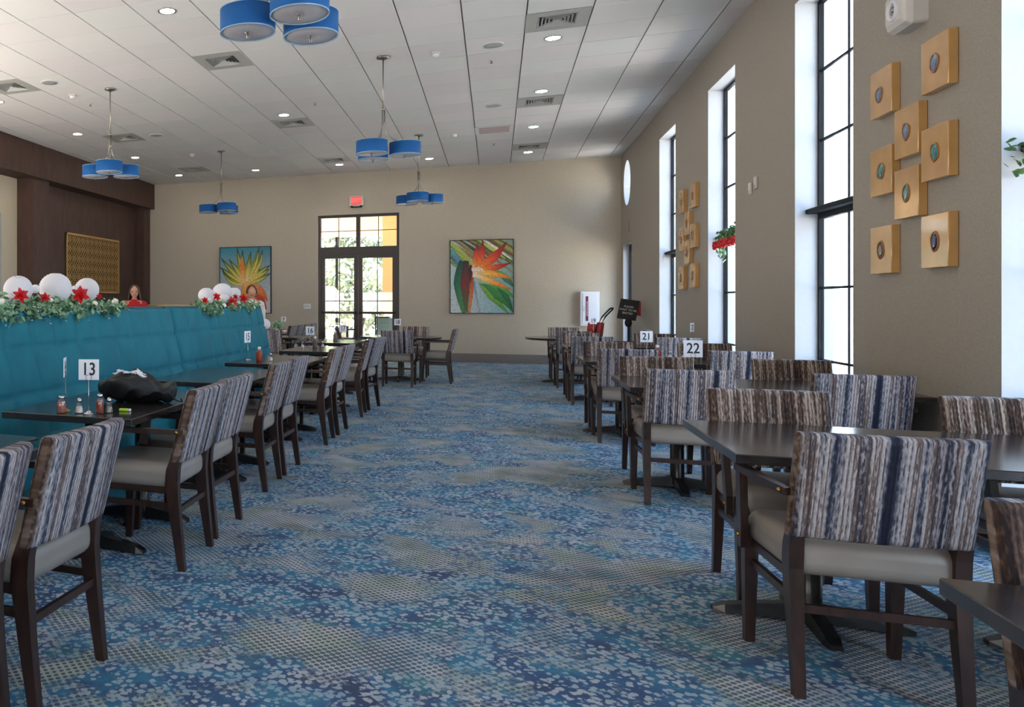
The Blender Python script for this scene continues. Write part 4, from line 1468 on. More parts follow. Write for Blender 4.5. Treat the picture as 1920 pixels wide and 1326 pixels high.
# ------------------------------------------------------------------ paintings
class Canvas:
    """flat painted picture: strokes laid over each other, colours stored per vertex"""
    def __init__(s, w, h):
        s.w, s.h, s.v, s.f, s.c, s.k = w, h, [], [], [], 0
    def quad_grid(s, cols):
        # cols: 2x2 corner colours (bl, br, tl, tr)
        n = 10
        base = len(s.v)
        for j in range(n + 1):
            for i in range(n + 1):
                a, b = i / n, j / n
                s.v.append((a * s.w, 0, b * s.h))
                c = [(cols[0][q] * (1 - a) + cols[1][q] * a) * (1 - b) + (cols[2][q] * (1 - a) + cols[3][q] * a) * b for q in range(3)]
                s.c.append(c)
        for j in range(n):
            for i in range(n):
                p = base + j * (n + 1) + i
                s.f.append((p, p + 1, p + n + 2, p + n + 1))
    def stroke(s, pts, widths, cols, n=10):
        """petal along a quadratic path in 0..1 picture units; widths and colours interpolate along it"""
        s.k += 1
        d = -0.0006 - 0.00012 * s.k
        def P(t):
            if len(pts) == 2:
                return ((1 - t) * pts[0][0] + t * pts[1][0], (1 - t) * pts[0][1] + t * pts[1][1])
            a, b, c = pts
            return ((1 - t) ** 2 * a[0] + 2 * t * (1 - t) * b[0] + t * t * c[0], (1 - t) ** 2 * a[1] + 2 * t * (1 - t) * b[1] + t * t * c[1])
        def I(arr, t):
            x = t * (len(arr) - 1)
            i = min(int(x), len(arr) - 2)
            f = x - i
            if isinstance(arr[0], (int, float)):
                return arr[i] * (1 - f) + arr[i + 1] * f
            return [arr[i][q] * (1 - f) + arr[i + 1][q] * f for q in range(3)]
        base = len(s.v)
        asp = s.h / s.w
        for i in range(n + 1):
            t = i / n
            x, y = P(t)
            x2, y2 = P(min(1, t + 0.01)); x1, y1 = P(max(0, t - 0.01))
            dx, dy = x2 - x1, (y2 - y1) * asp
            L = math.hypot(dx, dy) or 1
            nx, ny = -dy / L, dx / L / asp
            w = I(widths, t)
            c = I(cols, t)
            for sgn, sh in ((-1, 0.8), (0, 1.08), (1, 0.9)):
                px = min(1, max(0, x + nx * w * sgn)); py = min(1, max(0, y + ny * w * sgn))
                s.v.append((px * s.w, d, py * s.h))
                s.c.append([min(1, q * sh) for q in c])
        for i in range(n):
            p = base + i * 3
            s.f.append((p, p + 1, p + 4, p + 3)); s.f.append((p + 1, p + 2, p + 5, p + 4))
    def build(s, parent):
        me = bpy.data.meshes.new('canvas')
        me.from_pydata(s.v, [], s.f)
        at = me.color_attributes.new('paint', 'FLOAT_COLOR', 'POINT')
        for i, c in enumerate(s.c):
            at.data[i].color = (c[0], c[1], c[2], 1)
        me.materials.append(M['paint'])
        o = bpy.data.objects.new('canvas', me)
        COL.objects.link(o)
        o.parent = parent
        return o

def C3(r, g, b):
    return srgb(r, g, b)[:3]

def painting(x0, x1, z0, z1, label, draw):
    t = thing('framed_painting', label, 'painting', (x0, YB - 0.045, z0))
    w, h = x1 - x0, z1 - z0
    mb = MB()
    e = 0.014
    for a in ((-e, 0, -e, h + e), (w, w + e, -e, h + e), (0, w, -e, 0), (0, w, h, h + e)):
        mb.box(a[0], a[1], -0.008, 0.044, a[2], a[3])
    obj('frame', mb, 'matte_black', t)
    cv = Canvas(w, h)
    draw(cv)
    cv.build(t)
    mb = MB(); mb.box(0, w, 0.002, 0.03, 0, h); obj('stretcher_board', mb, 'card', t)

def draw_bird(c):
    c.quad_grid([C3(206, 214, 216), C3(120, 176, 186), C3(170, 200, 206), C3(130, 150, 120)])
    rnd = random.Random(4)
    # palm fronds top right, sweeping down to the right
    for k in range(30):
        x0 = rnd.uniform(-0.1, 0.75); y0 = 1.02 - max(0, -x0)
        L = rnd.uniform(0.35, 0.8)
        col = rnd.choice([C3(150, 152, 70), C3(92, 100, 48), C3(186, 188, 96), C3(110, 84, 56), C3(222, 222, 196), C3(70, 66, 44), C3(140, 120, 84)])
        c.stroke([(x0, y0), (x0 + L * 0.5, y0 - L * 0.28), (x0 + L, y0 - L * 0.62)], [0.01, 0.03, 0.006], [col, col])
    for k in range(10):
        x0 = rnd.uniform(0.0, 0.1)
        c.stroke([(0.0, 0.98 - k * 0.03), (0.18, 0.86 - k * 0.03), (0.4, 0.66 - k * 0.012)], [0.02, 0.03, 0.006], [rnd.choice([C3(90, 150, 84), C3(178, 186, 78), C3(52, 128, 92)]), C3(176, 176, 84)])
    c.stroke([(0.0, 0.88), (0.1, 0.76), (0.2, 0.66)], [0.05, 0.05, 0.03], [C3(92, 160, 150), C3(80, 120, 160)])
    c.stroke([(0.0, 0.78), (0.07, 0.72), (0.15, 0.64)], [0.02, 0.025, 0.01], [C3(64, 92, 130), C3(90, 120, 160)])
    # green leaves bottom right
    for a, b, m_, w, col in (((0.46, 0.42), (0.92, 0.0), (0.62, 0.28), 0.07, C3(120, 168, 60)), ((0.5, 0.40), (1.0, 0.02), (0.8, 0.3), 0.10, C3(44, 132, 62)),
                             ((0.62, 0.38), (1.0, 0.22), (0.85, 0.34), 0.07, C3(84, 156, 66)), ((0.75, 0.34), (0.98, 0.05), (0.92, 0.24), 0.05, C3(28, 104, 58)),
                             ((0.78, 0.50), (1.0, 0.36), (0.9, 0.5), 0.06, C3(58, 122, 92)), ((0.70, 0.58), (0.95, 0.46), (0.8, 0.56), 0.035, C3(110, 160, 70))):
        c.stroke([a, m_, b], [0.01, w, 0.012], [col, col, (col[0] * 0.5, col[1] * 0.7, col[2] * 0.5)])
    c.stroke([(0.38, 0.44), (0.42, 0.2), (0.48, 0.0)], [0.02, 0.01, 0.008], [C3(110, 160, 190), C3(150, 160, 180), C3(190, 150, 150)])
    # spathe, dark green to maroon
    c.stroke([(0.20, 0.72), (0.08, 0.45), (0.24, 0.0)], [0.05, 0.10, 0.05], [C3(20, 64, 54), C3(16, 108, 78), C3(74, 130, 70)])
    c.stroke([(0.26, 0.72), (0.22, 0.42), (0.26, 0.02)], [0.04, 0.08, 0.02], [C3(26, 40, 40), C3(120, 34, 34), C3(60, 100, 60)])
    c.stroke([(0.34, 0.62), (0.36, 0.35), (0.30, 0.0)], [0.03, 0.035, 0.02], [C3(58, 14, 24), C3(196, 96, 44), C3(216, 130, 80)])
    c.stroke([(0.34, 0.66), (0.31, 0.55), (0.33, 0.42)], [0.03, 0.03, 0.005], [C3(50, 12, 24), C3(90, 16, 30)])
    # petals
    o1, o2, rd, dk = C3(240, 150, 40), C3(226, 96, 30), C3(196, 34, 22), C3(70, 26, 26)
    c.stroke([(0.36, 0.60), (0.44, 0.80), (0.43, 0.96)], [0.02, 0.05, 0.004], [C3(230, 190, 140), o2, rd, dk])
    c.stroke([(0.42, 0.62), (0.53, 0.78), (0.52, 1.0)], [0.03, 0.06, 0.006], [o1, o2, rd, dk])
    c.stroke([(0.42, 0.60), (0.70, 0.72), (0.90, 0.97)], [0.04, 0.085, 0.006], [o1, o2, rd, dk])
    c.stroke([(0.50, 0.60), (0.72, 0.60), (0.98, 0.69)], [0.03, 0.055, 0.004], [o1, o2, rd, dk])
    c.stroke([(0.36, 0.55), (0.62, 0.56), (1.0, 0.47)], [0.04, 0.06, 0.008], [C3(236, 214, 190), C3(240, 190, 90), o1, o2])
    c.stroke([(0.36, 0.52), (0.62, 0.46), (0.98, 0.31)], [0.03, 0.055, 0.006], [C3(240, 224, 204), C3(242, 200, 110), o1, C3(210, 80, 30)])
    c.stroke([(0.35, 0.58), (0.45, 0.62), (0.55, 0.56)], [0.03, 0.05, 0.02], [C3(236, 220, 206), C3(234, 214, 190), C3(236, 190, 120)])

def draw_agave(c):
    c.quad_grid([C3(206, 204, 206), C3(212, 206, 206), C3(24, 136, 158), C3(10, 120, 146)])
    rnd = random.Random(9)
    ctr = (0.50, 0.44)
    y1, y2, g1, dk, og = C3(214, 196, 84), C3(180, 168, 48), C3(96, 122, 44), C3(14, 44, 48), C3(232, 140, 44)
    tips = [((0.02, 0.84), (0.25, 0.62)), ((0.0, 0.70), (0.22, 0.56)), ((0.04, 0.66), (0.2, 0.42)), ((0.18, 0.82), (0.36, 0.64)), ((0.34, 1.0), (0.40, 0.7)), ((0.45, 0.96), (0.44, 0.7)),
            ((0.62, 0.94), (0.56, 0.7)), ((0.78, 1.0), (0.72, 0.72)), ((0.84, 0.96), (0.82, 0.72)), ((1.0, 0.72), (0.78, 0.62)), ((1.0, 0.60), (0.80, 0.50)), ((0.80, 0.66), (0.70, 0.62)), ((0.98, 0.66), (0.84, 0.6))]
    for tip, mid in tips:
        c.stroke([ctr, mid, tip], [0.03, 0.065, 0.006], [C3(236, 190, 110), y2, g1, dk])
    for tip, mid in tips:
        c.stroke([ctr, (mid[0] + 0.02, mid[1] - 0.02), ((tip[0] * 2 + mid[0]) / 3, (tip[1] * 2 + mid[1]) / 3)], [0.012, 0.022, 0.003], [C3(240, 200, 130), y1, y1])
    c.stroke([(0.48, 0.46), (0.44, 0.66), (0.42, 0.84)], [0.03, 0.06, 0.01], [C3(236, 200, 130), og, C3(214, 110, 40)])
    c.stroke([(0.54, 0.46), (0.56, 0.62), (0.60, 0.86)], [0.03, 0.04, 0.006], [C3(238, 214, 150), y1, g1])
    for tip, mid, col in (((0.62, 0.12), (0.60, 0.36), og), ((0.72, 0.10), (0.66, 0.34), C3(240, 160, 70)), ((0.82, 0.06), (0.72, 0.34), C3(226, 100, 30)), ((0.92, 0.05), (0.80, 0.34), C3(200, 60, 26)), ((0.94, 0.18), (0.84, 0.38), C3(228, 120, 40)), ((0.46, 0.1), (0.5, 0.3), C3(230, 150, 60))):
        c.stroke([ctr, mid, tip], [0.05, 0.085, 0.01], [C3(238, 176, 90), col, (col[0] * 0.75, col[1] * 0.5, col[2] * 0.5)])

painting(-0.884, 0.349, 1.052, 2.598, 'framed painting of an orange bird of paradise flower on the back wall', draw_bird)
painting(-6.096, -4.858, 1.032, 2.588, 'framed painting of a yellow and orange agave on teal, behind the far garland', draw_agave)

# ================================================================== wall fittings
def exit_sign(name, label, loc, rz, side=False):
    t = thing(name, label, 'exit sign', loc, rz)
    mb = MB(); mb.box(-0.16, 0.16, -0.045, 0.0, -0.11, 0.11, 0.008, 2); obj('housing', mb, 'offwhite', t)
    mb = MB(); mb.box(-0.115, 0.115, -0.05, -0.045, -0.075, 0.095); obj('panel', mb, 'exitpanel', t)
    text('exit_lettering', 'EXIT', 0.13, 'exitred', t, (0, -0.052, 0.008), (R(90), 0, 0), 0.001, 0.004, 0.85)
    mb = MB()
    mb.tube([(-0.11, -0.03, -0.115), (-0.08, -0.05, -0.14), (0.08, -0.05, -0.14), (0.11, -0.03, -0.115)], 0.012)
    mb.sphere((-0.1, -0.04, -0.125), 0.025, 12, 8); mb.sphere((0.1, -0.04, -0.125), 0.025, 12, 8)
    obj('lamp_heads', mb, 'frame', t)
    return t
M['exitpanel'] = emit('exit_panel', srgb(225, 70, 70), 0.5)
exit_sign('exit_sign', 'red and white exit sign above the garden doors', (-2.88, YB, 3.56), 0)
t = thing('exit_sign', 'exit sign seen edge on, on the right wall above the side door', 'exit sign', (XR, 17.45, 2.72), R(90))
mb = MB(); mb.box(-0.03, 0.03, -0.16, -0.0, -0.13, 0.11, 0.005, 1); obj('housing', mb, 'matte_black', t)
mb = MB(); mb.box(0.031, 0.036, -0.28, -0.01, -0.10, 0.09); obj('panel', mb, 'exitred', t)

t = thing('emergency_light', 'white emergency light with a round lens above the near gold tiles', 'emergency light', (XR, 6.20, 3.02))
mb = MB()
loops = []
for x, hy, z0, z1 in ((0.0, 0.135, -0.12, 0.12), (-0.07, 0.135, -0.12, 0.12), (-0.10, 0.125, -0.10, 0.11), (-0.115, 0.105, -0.07, 0.09)):
    loops.append([Vector((x, u, v + (z0 + z1) / 2)) for u, v in rrect(hy, (z1 - z0) / 2, 0.025, 4)])
mb.loft(loops, smooth=False)
obj('housing', mb, 'offwhite', t)
mt = Matrix.Translation((-0.112, 0.0, 0.0)) @ Matrix.Rotation(R(-90), 4, 'Y')
tmp = MB(); tmp.lathe([(0.064, 0.0), (0.064, 0.012), (0.054, 0.018), (0.046, 0.004)], 28, cap=False)
for v in tmp.bm.verts: v.co = mt @ v.co
mb = MB(); mb.merge(tmp.bm, True)
hd = obj('lamp_head', mb, 'white', t)
tmp = MB(); tmp.lathe([(0.047, 0.004), (0.040, 0.006), (0.020, 0.003), (0.012, 0.012)], 24)
for v in tmp.bm.verts: v.co = mt @ v.co
mb = MB(); mb.merge(tmp.bm, True)
obj('lens', mb, 'chrome', hd)
mb = MB(); mb.box(-0.105, -0.09, 0.10, 0.115, -0.06, -0.045); obj('test_button', mb, 'grille', t)

for y, z, lab in ((9.58, 2.385, 'left one of two small white wall sensors beside the second window'), (9.40, 2.42, 'right one of two small white wall sensors beside the second window')):
    t = thing('wall_sensor', lab, 'sensor', (XR, y, z), 0, 'small wall sensors')
    mb = MB(); mb.box(-0.022, 0, -0.035, 0.035, -0.058, 0.058, 0.006, 2); obj('cover', mb, 'offwhite', t)
    mb = MB(); mb.box(-0.024, -0.022, -0.02, 0.02, -0.045, -0.02); obj('vent_slot', mb, 'grille', t)

t = thing('light_switch', 'triple light switch plate left of the garden doors', 'light switch', (-4.0, YB, 1.19))
mb = MB(); mb.box(-0.082, 0.082, -0.007, 0, -0.058, 0.058, 0.003, 2); obj('plate', mb, 'white', t)
for x in (-0.046, 0, 0.046):
    mb = MB(); mb.box(x - 0.015, x + 0.015, -0.012, -0.007, -0.033, 0.033, 0.002, 1); obj('rocker', mb, 'offwhite', t)

t = thing('extinguisher_cabinet', 'white fire extinguisher cabinet with a red lettered strip on the back wall', 'cabinet', (1.765, YB, 1.15))
mb = MB(); mb.box(-0.17, 0.17, -0.13, 0, -0.35, 0.345, 0.006, 1); obj('case', mb, 'white', t)
mb = MB(); mb.box(-0.135, 0.135, -0.14, -0.13, -0.31, 0.31, 0.004, 1); dr = obj('door', mb, 'white', t)
mb = MB(); mb.box(-0.075, -0.03, -0.143, -0.14, -0.25, 0.25); obj('red_strip', mb, 'maroon', dr) if 'maroon' in M else None
M['maroon'] = plain('maroon_strip', srgb(110, 24, 60), 0.4)
if not any(c.name.startswith('red_strip') for c in dr.children):
    mb = MB(); mb.box(-0.075, -0.03, -0.143, -0.14, -0.25, 0.25); obj('red_strip', mb, 'maroon', dr)
text('lettering', 'FIRE\nEXTINGUISHER'.replace('\n', ' '), 0.034, 'card', dr, (-0.052, -0.1435, 0), (R(90), R(90), 0), 0.0005)
mb = MB(); mb.tube([(-0.11, -0.14, 0.04), (-0.11, -0.165, 0.03), (-0.11, -0.165, -0.03), (-0.11, -0.14, -0.04)], 0.006); obj('handle', mb, 'chrome', dr)

# ================================================================== table signs and condiments
def number_sign(num, x, y, rz, label, z=TZ, h=0.20, size=0.105, stem='chrome'):
    t = thing('table_number_sign', label, 'table number', (x, y, z), rz, 'table number signs')
    mb = MB(); mb.lathe([(0.028, 0.0), (0.028, 0.004), (0.014, 0.010), (0.004, 0.016)], 20); obj('base', mb, stem, t)
    mb = MB(); mb.tube([(0, 0, 0.01), (0, 0, h - size / 2)], 0.002, 6)
    mb.tube([(0.014 * math.cos(2 * PI * k / 14), 0, h - size / 2 + 0.012 + 0.014 * math.sin(2 * PI * k / 14)) for k in range(15)], 0.0016, 6)
    obj('wire_stem', mb, stem, t)
    mb = MB(); mb.box(-size / 2, size / 2, 0.002, 0.0045, h - size / 2, h + size / 2, 0.0008, 1)
    cd = obj('card', mb, 'card', t)
    text('number', num, size * 0.86, 'ink', cd, (0, 0.0015, h), (R(90), 0, 0), 0.0004, 0.0012, 0.82)
    return t
cf = TH  # cards turned to face the camera side of the room
number_sign('13', -1.815, 3.46, R(18), 'number 13 sign standing on the table with the black bag', h=0.215, size=0.100)
number_sign('14', -1.965, 3.50, R(112), 'number sign seen edge on, left of the number 13 sign', h=0.22, size=0.095, stem='brass')
number_sign('15', -2.16, 7.35, R(75), 'number sign turned sideways at the end of the booth', h=0.22, size=0.11)
number_sign('16', -2.10, 9.85, R(15), 'number 16 sign left of the garden doors', h=0.20)
number_sign('17', -2.07, 12.0, R(25), 'number 17 sign in front of the glass doors', h=0.17)
number_sign('18', -1.46, 13.55, R(8), 'number 18 sign on the round table', h=0.235)
number_sign('22', 1.215, 6.30, R(8), 'number 22 sign between the striped chairs at right', h=0.235, size=0.112)
number_sign('21', 1.33, 8.85, R(5), 'number 21 sign on the third window-side table', h=0.22, size=0.105)
number_sign('20', 1.72, 8.95, R(60), 'gold-stemmed number card turned away, right of the number 21 sign', h=0.31, size=0.085, stem='brass')
number_sign('19', 1.40, 14.05, R(8), 'number 19 sign in front of the red folding cart', h=0.27, size=0.10)
number_sign('9', -3.95, 16.0, R(10), 'small number 9 sign beyond the right end of the booth', h=0.22, size=0.10)

def jar(x, y, label, fill, r=0.024, h=0.085, cap='chrome', group='condiments on the booth tables', z=TZ, name='spice_shaker'):
    t = thing(name, label, 'shaker', (x, y, z), 0, group)
    mb = MB(); mb.lathe([(r * 0.9, 0.0), (r, 0.004), (r, h * 0.55), (r * 0.86, h * 0.72), (r * 0.62, h * 0.82)], 20); obj('glass_jar', mb, 'clear', t)
    mb = MB(); mb.lathe([(r * 0.84, 0.003), (r * 0.92, 0.008), (r * 0.92, h * 0.55), (r * 0.7, h * 0.66)], 20); obj('contents', mb, fill, t)
    mb = MB(); mb.lathe([(r * 0.68, h * 0.80), (r * 0.70, h * 0.97), (r * 0.5, h)], 20); obj('lid', mb, cap, t)
    return t
def cone_shaker(x, y, label, fill, h=0.075, group='condiments on the booth tables', z=TZ):
    t = thing('salt_shaker', label, 'shaker', (x, y, z), 0, group)
    mb = MB(); mb.lathe([(0.022, 0.0), (0.023, 0.004), (0.012, h * 0.72)], 16); obj('glass_body', mb, 'clear', t)
    mb = MB(); mb.lathe([(0.019, 0.003), (0.020, 0.006), (0.014, h * 0.45)], 16); obj('contents', mb, fill, t)
    mb = MB(); mb.lathe([(0.0125, h * 0.72), (0.0125, h * 0.85), (0.008, h * 0.97), (0.003, h)], 16); obj('cap', mb, 'chrome', t)
    return t
jar(-1.955, 3.44, 'glass shaker of red pepper flakes, leftmost jar on table 13', 'spice')
cone_shaker(-1.872, 3.47, 'salt shaker left of the number 13 stand', 'salt')
jar(-1.775, 3.50, 'glass shaker of brown spice behind the number 13 stand', 'sauce', 0.021, 0.095)
cone_shaker(-1.745, 3.54, 'pepper shaker right of the number 13 stand', 'pepper')
t = thing('lighter', 'lime green lighter lying beside the shakers', 'lighter', (-1.70, 3.62, TZ), R(12))
mb = MB(); mb.box(-0.026, 0.022, -0.011, 0.011, 0.0, 0.014, 0.005, 3); obj('body', mb, 'lime', t)
mb = MB(); mb.box(0.022, 0.034, -0.010, 0.010, 0.001, 0.013, 0.003, 2); obj('cap', mb, 'card', t)

def sauce(x, y, label, group, fill='sauce', z=TZ):
    t = thing('sauce_bottle', label, 'bottle', (x, y, z), 0, group)
    mb = MB(); mb.lathe([(0.027, 0.0), (0.029, 0.006), (0.029, 0.08), (0.016, 0.105)], 20); obj('bottle', mb, fill, t)
    mb = MB(); mb.lathe([(0.016, 0.105), (0.016, 0.13), (0.010, 0.135)], 16); obj('cap', mb, 'white', t)
sauce(-2.02, 7.25, 'red sauce bottle on the third booth table', 'bottles on the far tables')
cone_shaker(-1.93, 7.32, 'salt shaker right of the red sauce bottle', 'salt')
sauce(-2.03, 9.80, 'dark bottle with a white cap on table 16', 'bottles on the far tables', 'pepper')
cone_shaker(-2.16, 9.70, 'salt shaker left of the bottle on table 16', 'salt')
cone_shaker(-1.95, 9.88, 'salt shaker right of the bottle on table 16', 'salt')
sauce(-2.13, 11.7, 'dark-capped bottle on table 17', 'bottles on the far tables', 'pepper')
cone_shaker(-2.25, 11.6, 'shaker left of the bottle on table 17', 'salt')
sauce(1.45, 9.05, 'amber sauce bottle on table 21', 'bottles on the window-side tables')
cone_shaker(1.56, 9.08, 'left white shaker beside the amber bottle on table 21', 'salt')
cone_shaker(1.68, 9.12, 'right shaker beside the amber bottle on table 21', 'salt')

# black drawstring bag
def bag():
    t = thing('drawstring_bag', 'black drawstring bag with white markings lying on table 13', 'bag', (-1.80, 4.00, TZ), R(14))
    mb = MB()
    n, m_ = 72, 30
    loops = []
    def sack(p, a):
        c, q = math.cos(p), math.sin(p)
        # gathered tail towards +x, high shoulder towards -x
        x = 0.215 * math.sin(a) * c
        y = 0.14 * math.sin(a) * q * (1 - 0.25 * max(0, c))
        hgt = 0.17 * (1 - 0.45 * max(0, x / 0.215)) * (1 - 0.30 * max(0, (-x - 0.12) / 0.1)) * (0.5 - 0.5 * math.cos(a))
        fold = 0.011 * math.sin(9 * c * 1.3 + 5 * math.cos(a) + 4 * mnoise.noise(Vector((x * 9, y * 9, 1)))) * math.sin(a)
        w = mnoise.noise(Vector((x * 10, y * 10, a * 1.3))) * 0.034 + mnoise.noise(Vector((x * 26, y * 22, a * 3))) * 0.014
        return Vector((x * (1 + w * 2.5), y * (1 + w * 4), max(0.001, hgt + w + fold)))
    for j in range(m_ + 1):
        a = PI * (0.03 + 0.94 * j / m_)
        L = [sack(2 * PI * i / n, a) for i in range(n)]
        if j < 3:
            for v in L:
                v.z = 0.001 + 0.004 * j
        loops.append(L)
    mb.loft(loops)
    obj('sack', mb, 'bag', t)
    mb = MB()
    rnd = random.Random(2)
    def on(x, y):
        # height of the sack at (x, y)
        best = min(((v.x - x) ** 2 + (v.y - y) ** 2 - v.z * 0.02, v.z) for L in loops[m_ // 2:] for v in L)
        return best[1]
    for k in range(16):
        cx, cy = -0.06 + rnd.uniform(-0.06, 0.10), rnd.uniform(-0.075, 0.0)
        r = rnd.uniform(0.006, 0.013)
        pts = []
        for q in range(4):
            px, py = cx + r * 1.6 * (q - 1.5) * rnd.uniform(0.6, 1.2), cy + rnd.uniform(-r, r)
            pts.append((px, py, on(px, py) + 0.002))
        mb.tube(pts, [r * 0.3, r * 0.7, r * 0.6, r * 0.2], 7)
    obj('white_print', mb, 'card', t)
    mb = MB()
    mb.tube([(0.19, -0.03, 0.03), (0.23, -0.04, 0.012), (0.25, -0.02, 0.008), (0.24, 0.0, 0.02)], 0.004, 6)
    obj('cord', mb, 'matte_black', t)
bag()

# blue basket on a dark tray
t = thing('serving_tray', 'thin dark tray overhanging the table end under the blue basket', 'tray', (-1.83, 2.52, TZ))
mb = MB(); mb.box(-0.19, 0.18, -0.25, 0.21, 0.0, 0.012, 0.004, 1); obj('tray_base', mb, 'top', t)
t = thing('plastic_basket', 'light blue perforated plastic basket at the left edge', 'basket', (-1.86, 2.28, TZ + 0.012))
mb = MB()
def bwall(p0, p1, hx):
    """one perforated side wall between two bottom corners, flaring outwards"""
    p0, p1 = Vector(p0), Vector(p1)
    d = (p1 - p0).normalized(); nrm = Vector((d.y, -d.x, 0))
    L = (p1 - p0).length
    H = 0.185
    def q(s_, z, o_=0.0):
        fl = 1 + 0.14 * z / H
        c = p0 + d * (L * s_)
        return Vector((c.x * fl, c.y * fl, z)) + nrm * o_
    def slab(s0, s1, z0, z1):
        mb.loft([[q(s0, z0, -0.002), q(s1, z0, -0.002), q(s1, z0, 0.002), q(s0, z0, 0.002)], [q(s0, z1, -0.002), q(s1, z1, -0.002), q(s1, z1, 0.002), q(s0, z1, 0.002)]], True, False)
    slab(0, 1, 0, 0.018); slab(0, 1, 0.128, 0.150)
    rows = 6
    for k in range(1, rows):
        z = 0.018 + k * 0.110 / rows
        slab(0.03, 0.97, z - 0.003, z + 0.003)
    nb = int(L / 0.02)
    for k in range(nb + 1):
        s_ = 0.03 + 0.94 * k / nb
        slab(max(0, s_ - 0.0045 / L * 1), min(1, s_ + 0.0045 / L * 1), 0.018, 0.128)
    slab(0, 0.25, 0.150, H); slab(0.75, 1, 0.150, H); slab(0.25, 0.75, 0.150, 0.158)
hx, hy = 0.15, 0.19
cs = [(-hx, -hy, 0), (hx, -hy, 0), (hx, hy, 0), (-hx, hy, 0)]
for i in range(4):
    bwall(cs[i], cs[(i + 1) % 4], hx)
mb.box(-hx, hx, -hy, hy, 0.0, 0.005)
obj('body', mb, 'basket', t)
mb = MB()
rim = [Vector((x * 1.14, y * 1.14, 0.185)) for x, y, _ in cs]
mb.tube([rim[0], rim[1]], 0.006); mb.tube([rim[1], rim[2]], 0.006); mb.tube([rim[2], rim[3]], 0.006); mb.tube([rim[3], rim[0]], 0.006)
obj('rim', mb, 'basket', t)

# plants on the window ledges
def plant(y0, y1, label, red, seed):
    rnd = random.Random(seed)
    t = thing('trailing_plant', label, 'plant', (0, 0, 0), 0, 'plants on the window ledges')
    yc = (y0 + y1) / 2
    mb = MB()
    mb.box(2.375, 2.445, y0 + 0.1, y1 - 0.1, 2.04, 2.085, 0.006, 1)
    obj('trough', mb, 'leaf2', t)
    pts = [(2.37 + rnd.uniform(-0.02, 0.04), rnd.uniform(y0, y1), rnd.uniform(1.93, 2.06)) for _ in range(40)]
    mb = MB(); leaf_cloud(mb, pts, 170, 0.026, rnd, (0.015, 0.05, 0.025)); o = obj('foliage', mb, 'leaf2', t); o['kind'] = 'stuff'
    if red:
        for k in range(9):
            y = y0 + (y1 - y0) * (k + 0.5) / 9
            mb = MB()
            for q in range(7):
                mb.sphere((2.34 + rnd.uniform(-0.015, 0.015), y + rnd.uniform(-0.035, 0.035), 1.92 + rnd.uniform(-0.03, 0.035)), 0.022, 8, 6)
            for v in mb.bm.verts:
                v.co += Vector(mnoise.noise_vector(v.co * 70)) * 0.008
            obj('red_blossom', mb, 'red', t)
        mb = MB(); leaf_cloud(mb, [(2.36, y1 - 0.28, 1.85), (2.36, y1 - 0.32, 1.80), (2.36, y1 - 0.25, 1.9)], 50, 0.03, rnd, (0.015, 0.05, 0.03)); obj('trailing_stem', mb, 'leaf', t)
plant(10.2, 11.1, 'red geranium trailing over the ledge of the second window', True, 6)
plant(4.62, 5.28, 'green plant on the ledge of the nearest window at the right edge', False, 8)

# ================================================================== things by the back wall
t = thing('folding_cart', 'red folding cart with a black loop handle near the back wall', 'cart', (1.52, 15.6, 0), R(-22))
mb = MB(); mb.box(-0.11, 0.11, -0.09, 0.09, 0.25, 0.93, 0.02, 2)
for v in mb.bm.verts: v.co.x += (v.co.z - 0.25) * 0.12
obj('red_body', mb, 'redbody', t)
mb = MB()
for y in (-0.09, 0.09):
    mb.tube([(0.0, y, 0.1), (0.11, y, 0.85), (0.20, y, 1.03), (0.31, y, 1.155)], 0.013)
mb.tube([(0.31, -0.09, 1.155), (0.325, -0.05, 1.175), (0.325, 0.05, 1.175), (0.31, 0.09, 1.155)], 0.013)
obj('handle', mb, 'matte_black', t)
mb = MB()
mb.box(-0.16, 0.14, -0.13, 0.13, 0.06, 0.10)
obj('platform', mb, 'matte_black', t)
for y in (-0.14, 0.14):
    tmp = MB(); tmp.lathe([(0.06, -0.015), (0.065, 0), (0.06, 0.015)], 20)
    for v in tmp.bm.verts: v.co = Vector((v.co.x - 0.05, v.co.z + y, v.co.y + 0.065))
    mb = MB(); mb.merge(tmp.bm, True); obj('wheel', mb, 'matte_black', t)

t = thing('sign_stand', 'black tilted sign board on a stand by the side door', 'sign', (2.06, 15.45, 0), R(-16))
mb = MB(); mb.lathe([(0.18, 0), (0.18, 0.015), (0.03, 0.03)], 28); mb.tube([(0, 0, 0.02), (0, 0, 0.98)], 0.015)
mb.sphere((0, -0.01, 0.93), 0.055, 14, 10, (1, 0.6, 1.4)); obj('stand', mb, 'matte_black', t)
bmx = Matrix.Translation((0, -0.02, 1.15)) @ Matrix.Rotation(R(9), 4, 'Y') @ Matrix.Rotation(R(-10), 4, 'X')
mb = MB(); mb.box(-0.14, 0.14, -0.01, 0.01, -0.17, 0.17, 0.003, 1, mat=bmx); bd = obj('board', mb, 'signblack' if 'signblack' in M else 'matte_black', t)
for k, s_ in enumerate(('PLEASE', 'WAIT TO BE', 'SEATED')):
    tx = text('lettering', s_, 0.045, 'offwhite', bd, (0, 0, 0), (0, 0, 0), 0.0005)
    tx.matrix_local = bmx @ Matrix.Translation((0, -0.0115, 0.045 - k * 0.055)) @ Matrix.Rotation(R(90), 4, 'X')
t = thing('wall_flag', 'small dark red notice sticking out from the right wall behind the black sign', 'notice', (XR, 16.15, 1.16), 0)
mb = MB(); mb.box(-0.14, 0, -0.01, 0.01, -0.12, 0.12, 0.003, 1); obj('plate', mb, 'redbody', t)
mb = MB(); mb.box(-0.012, 0, -0.03, 0.03, -0.13, 0.13, 0.003, 1); obj('bracket', mb, 'redbody', t)

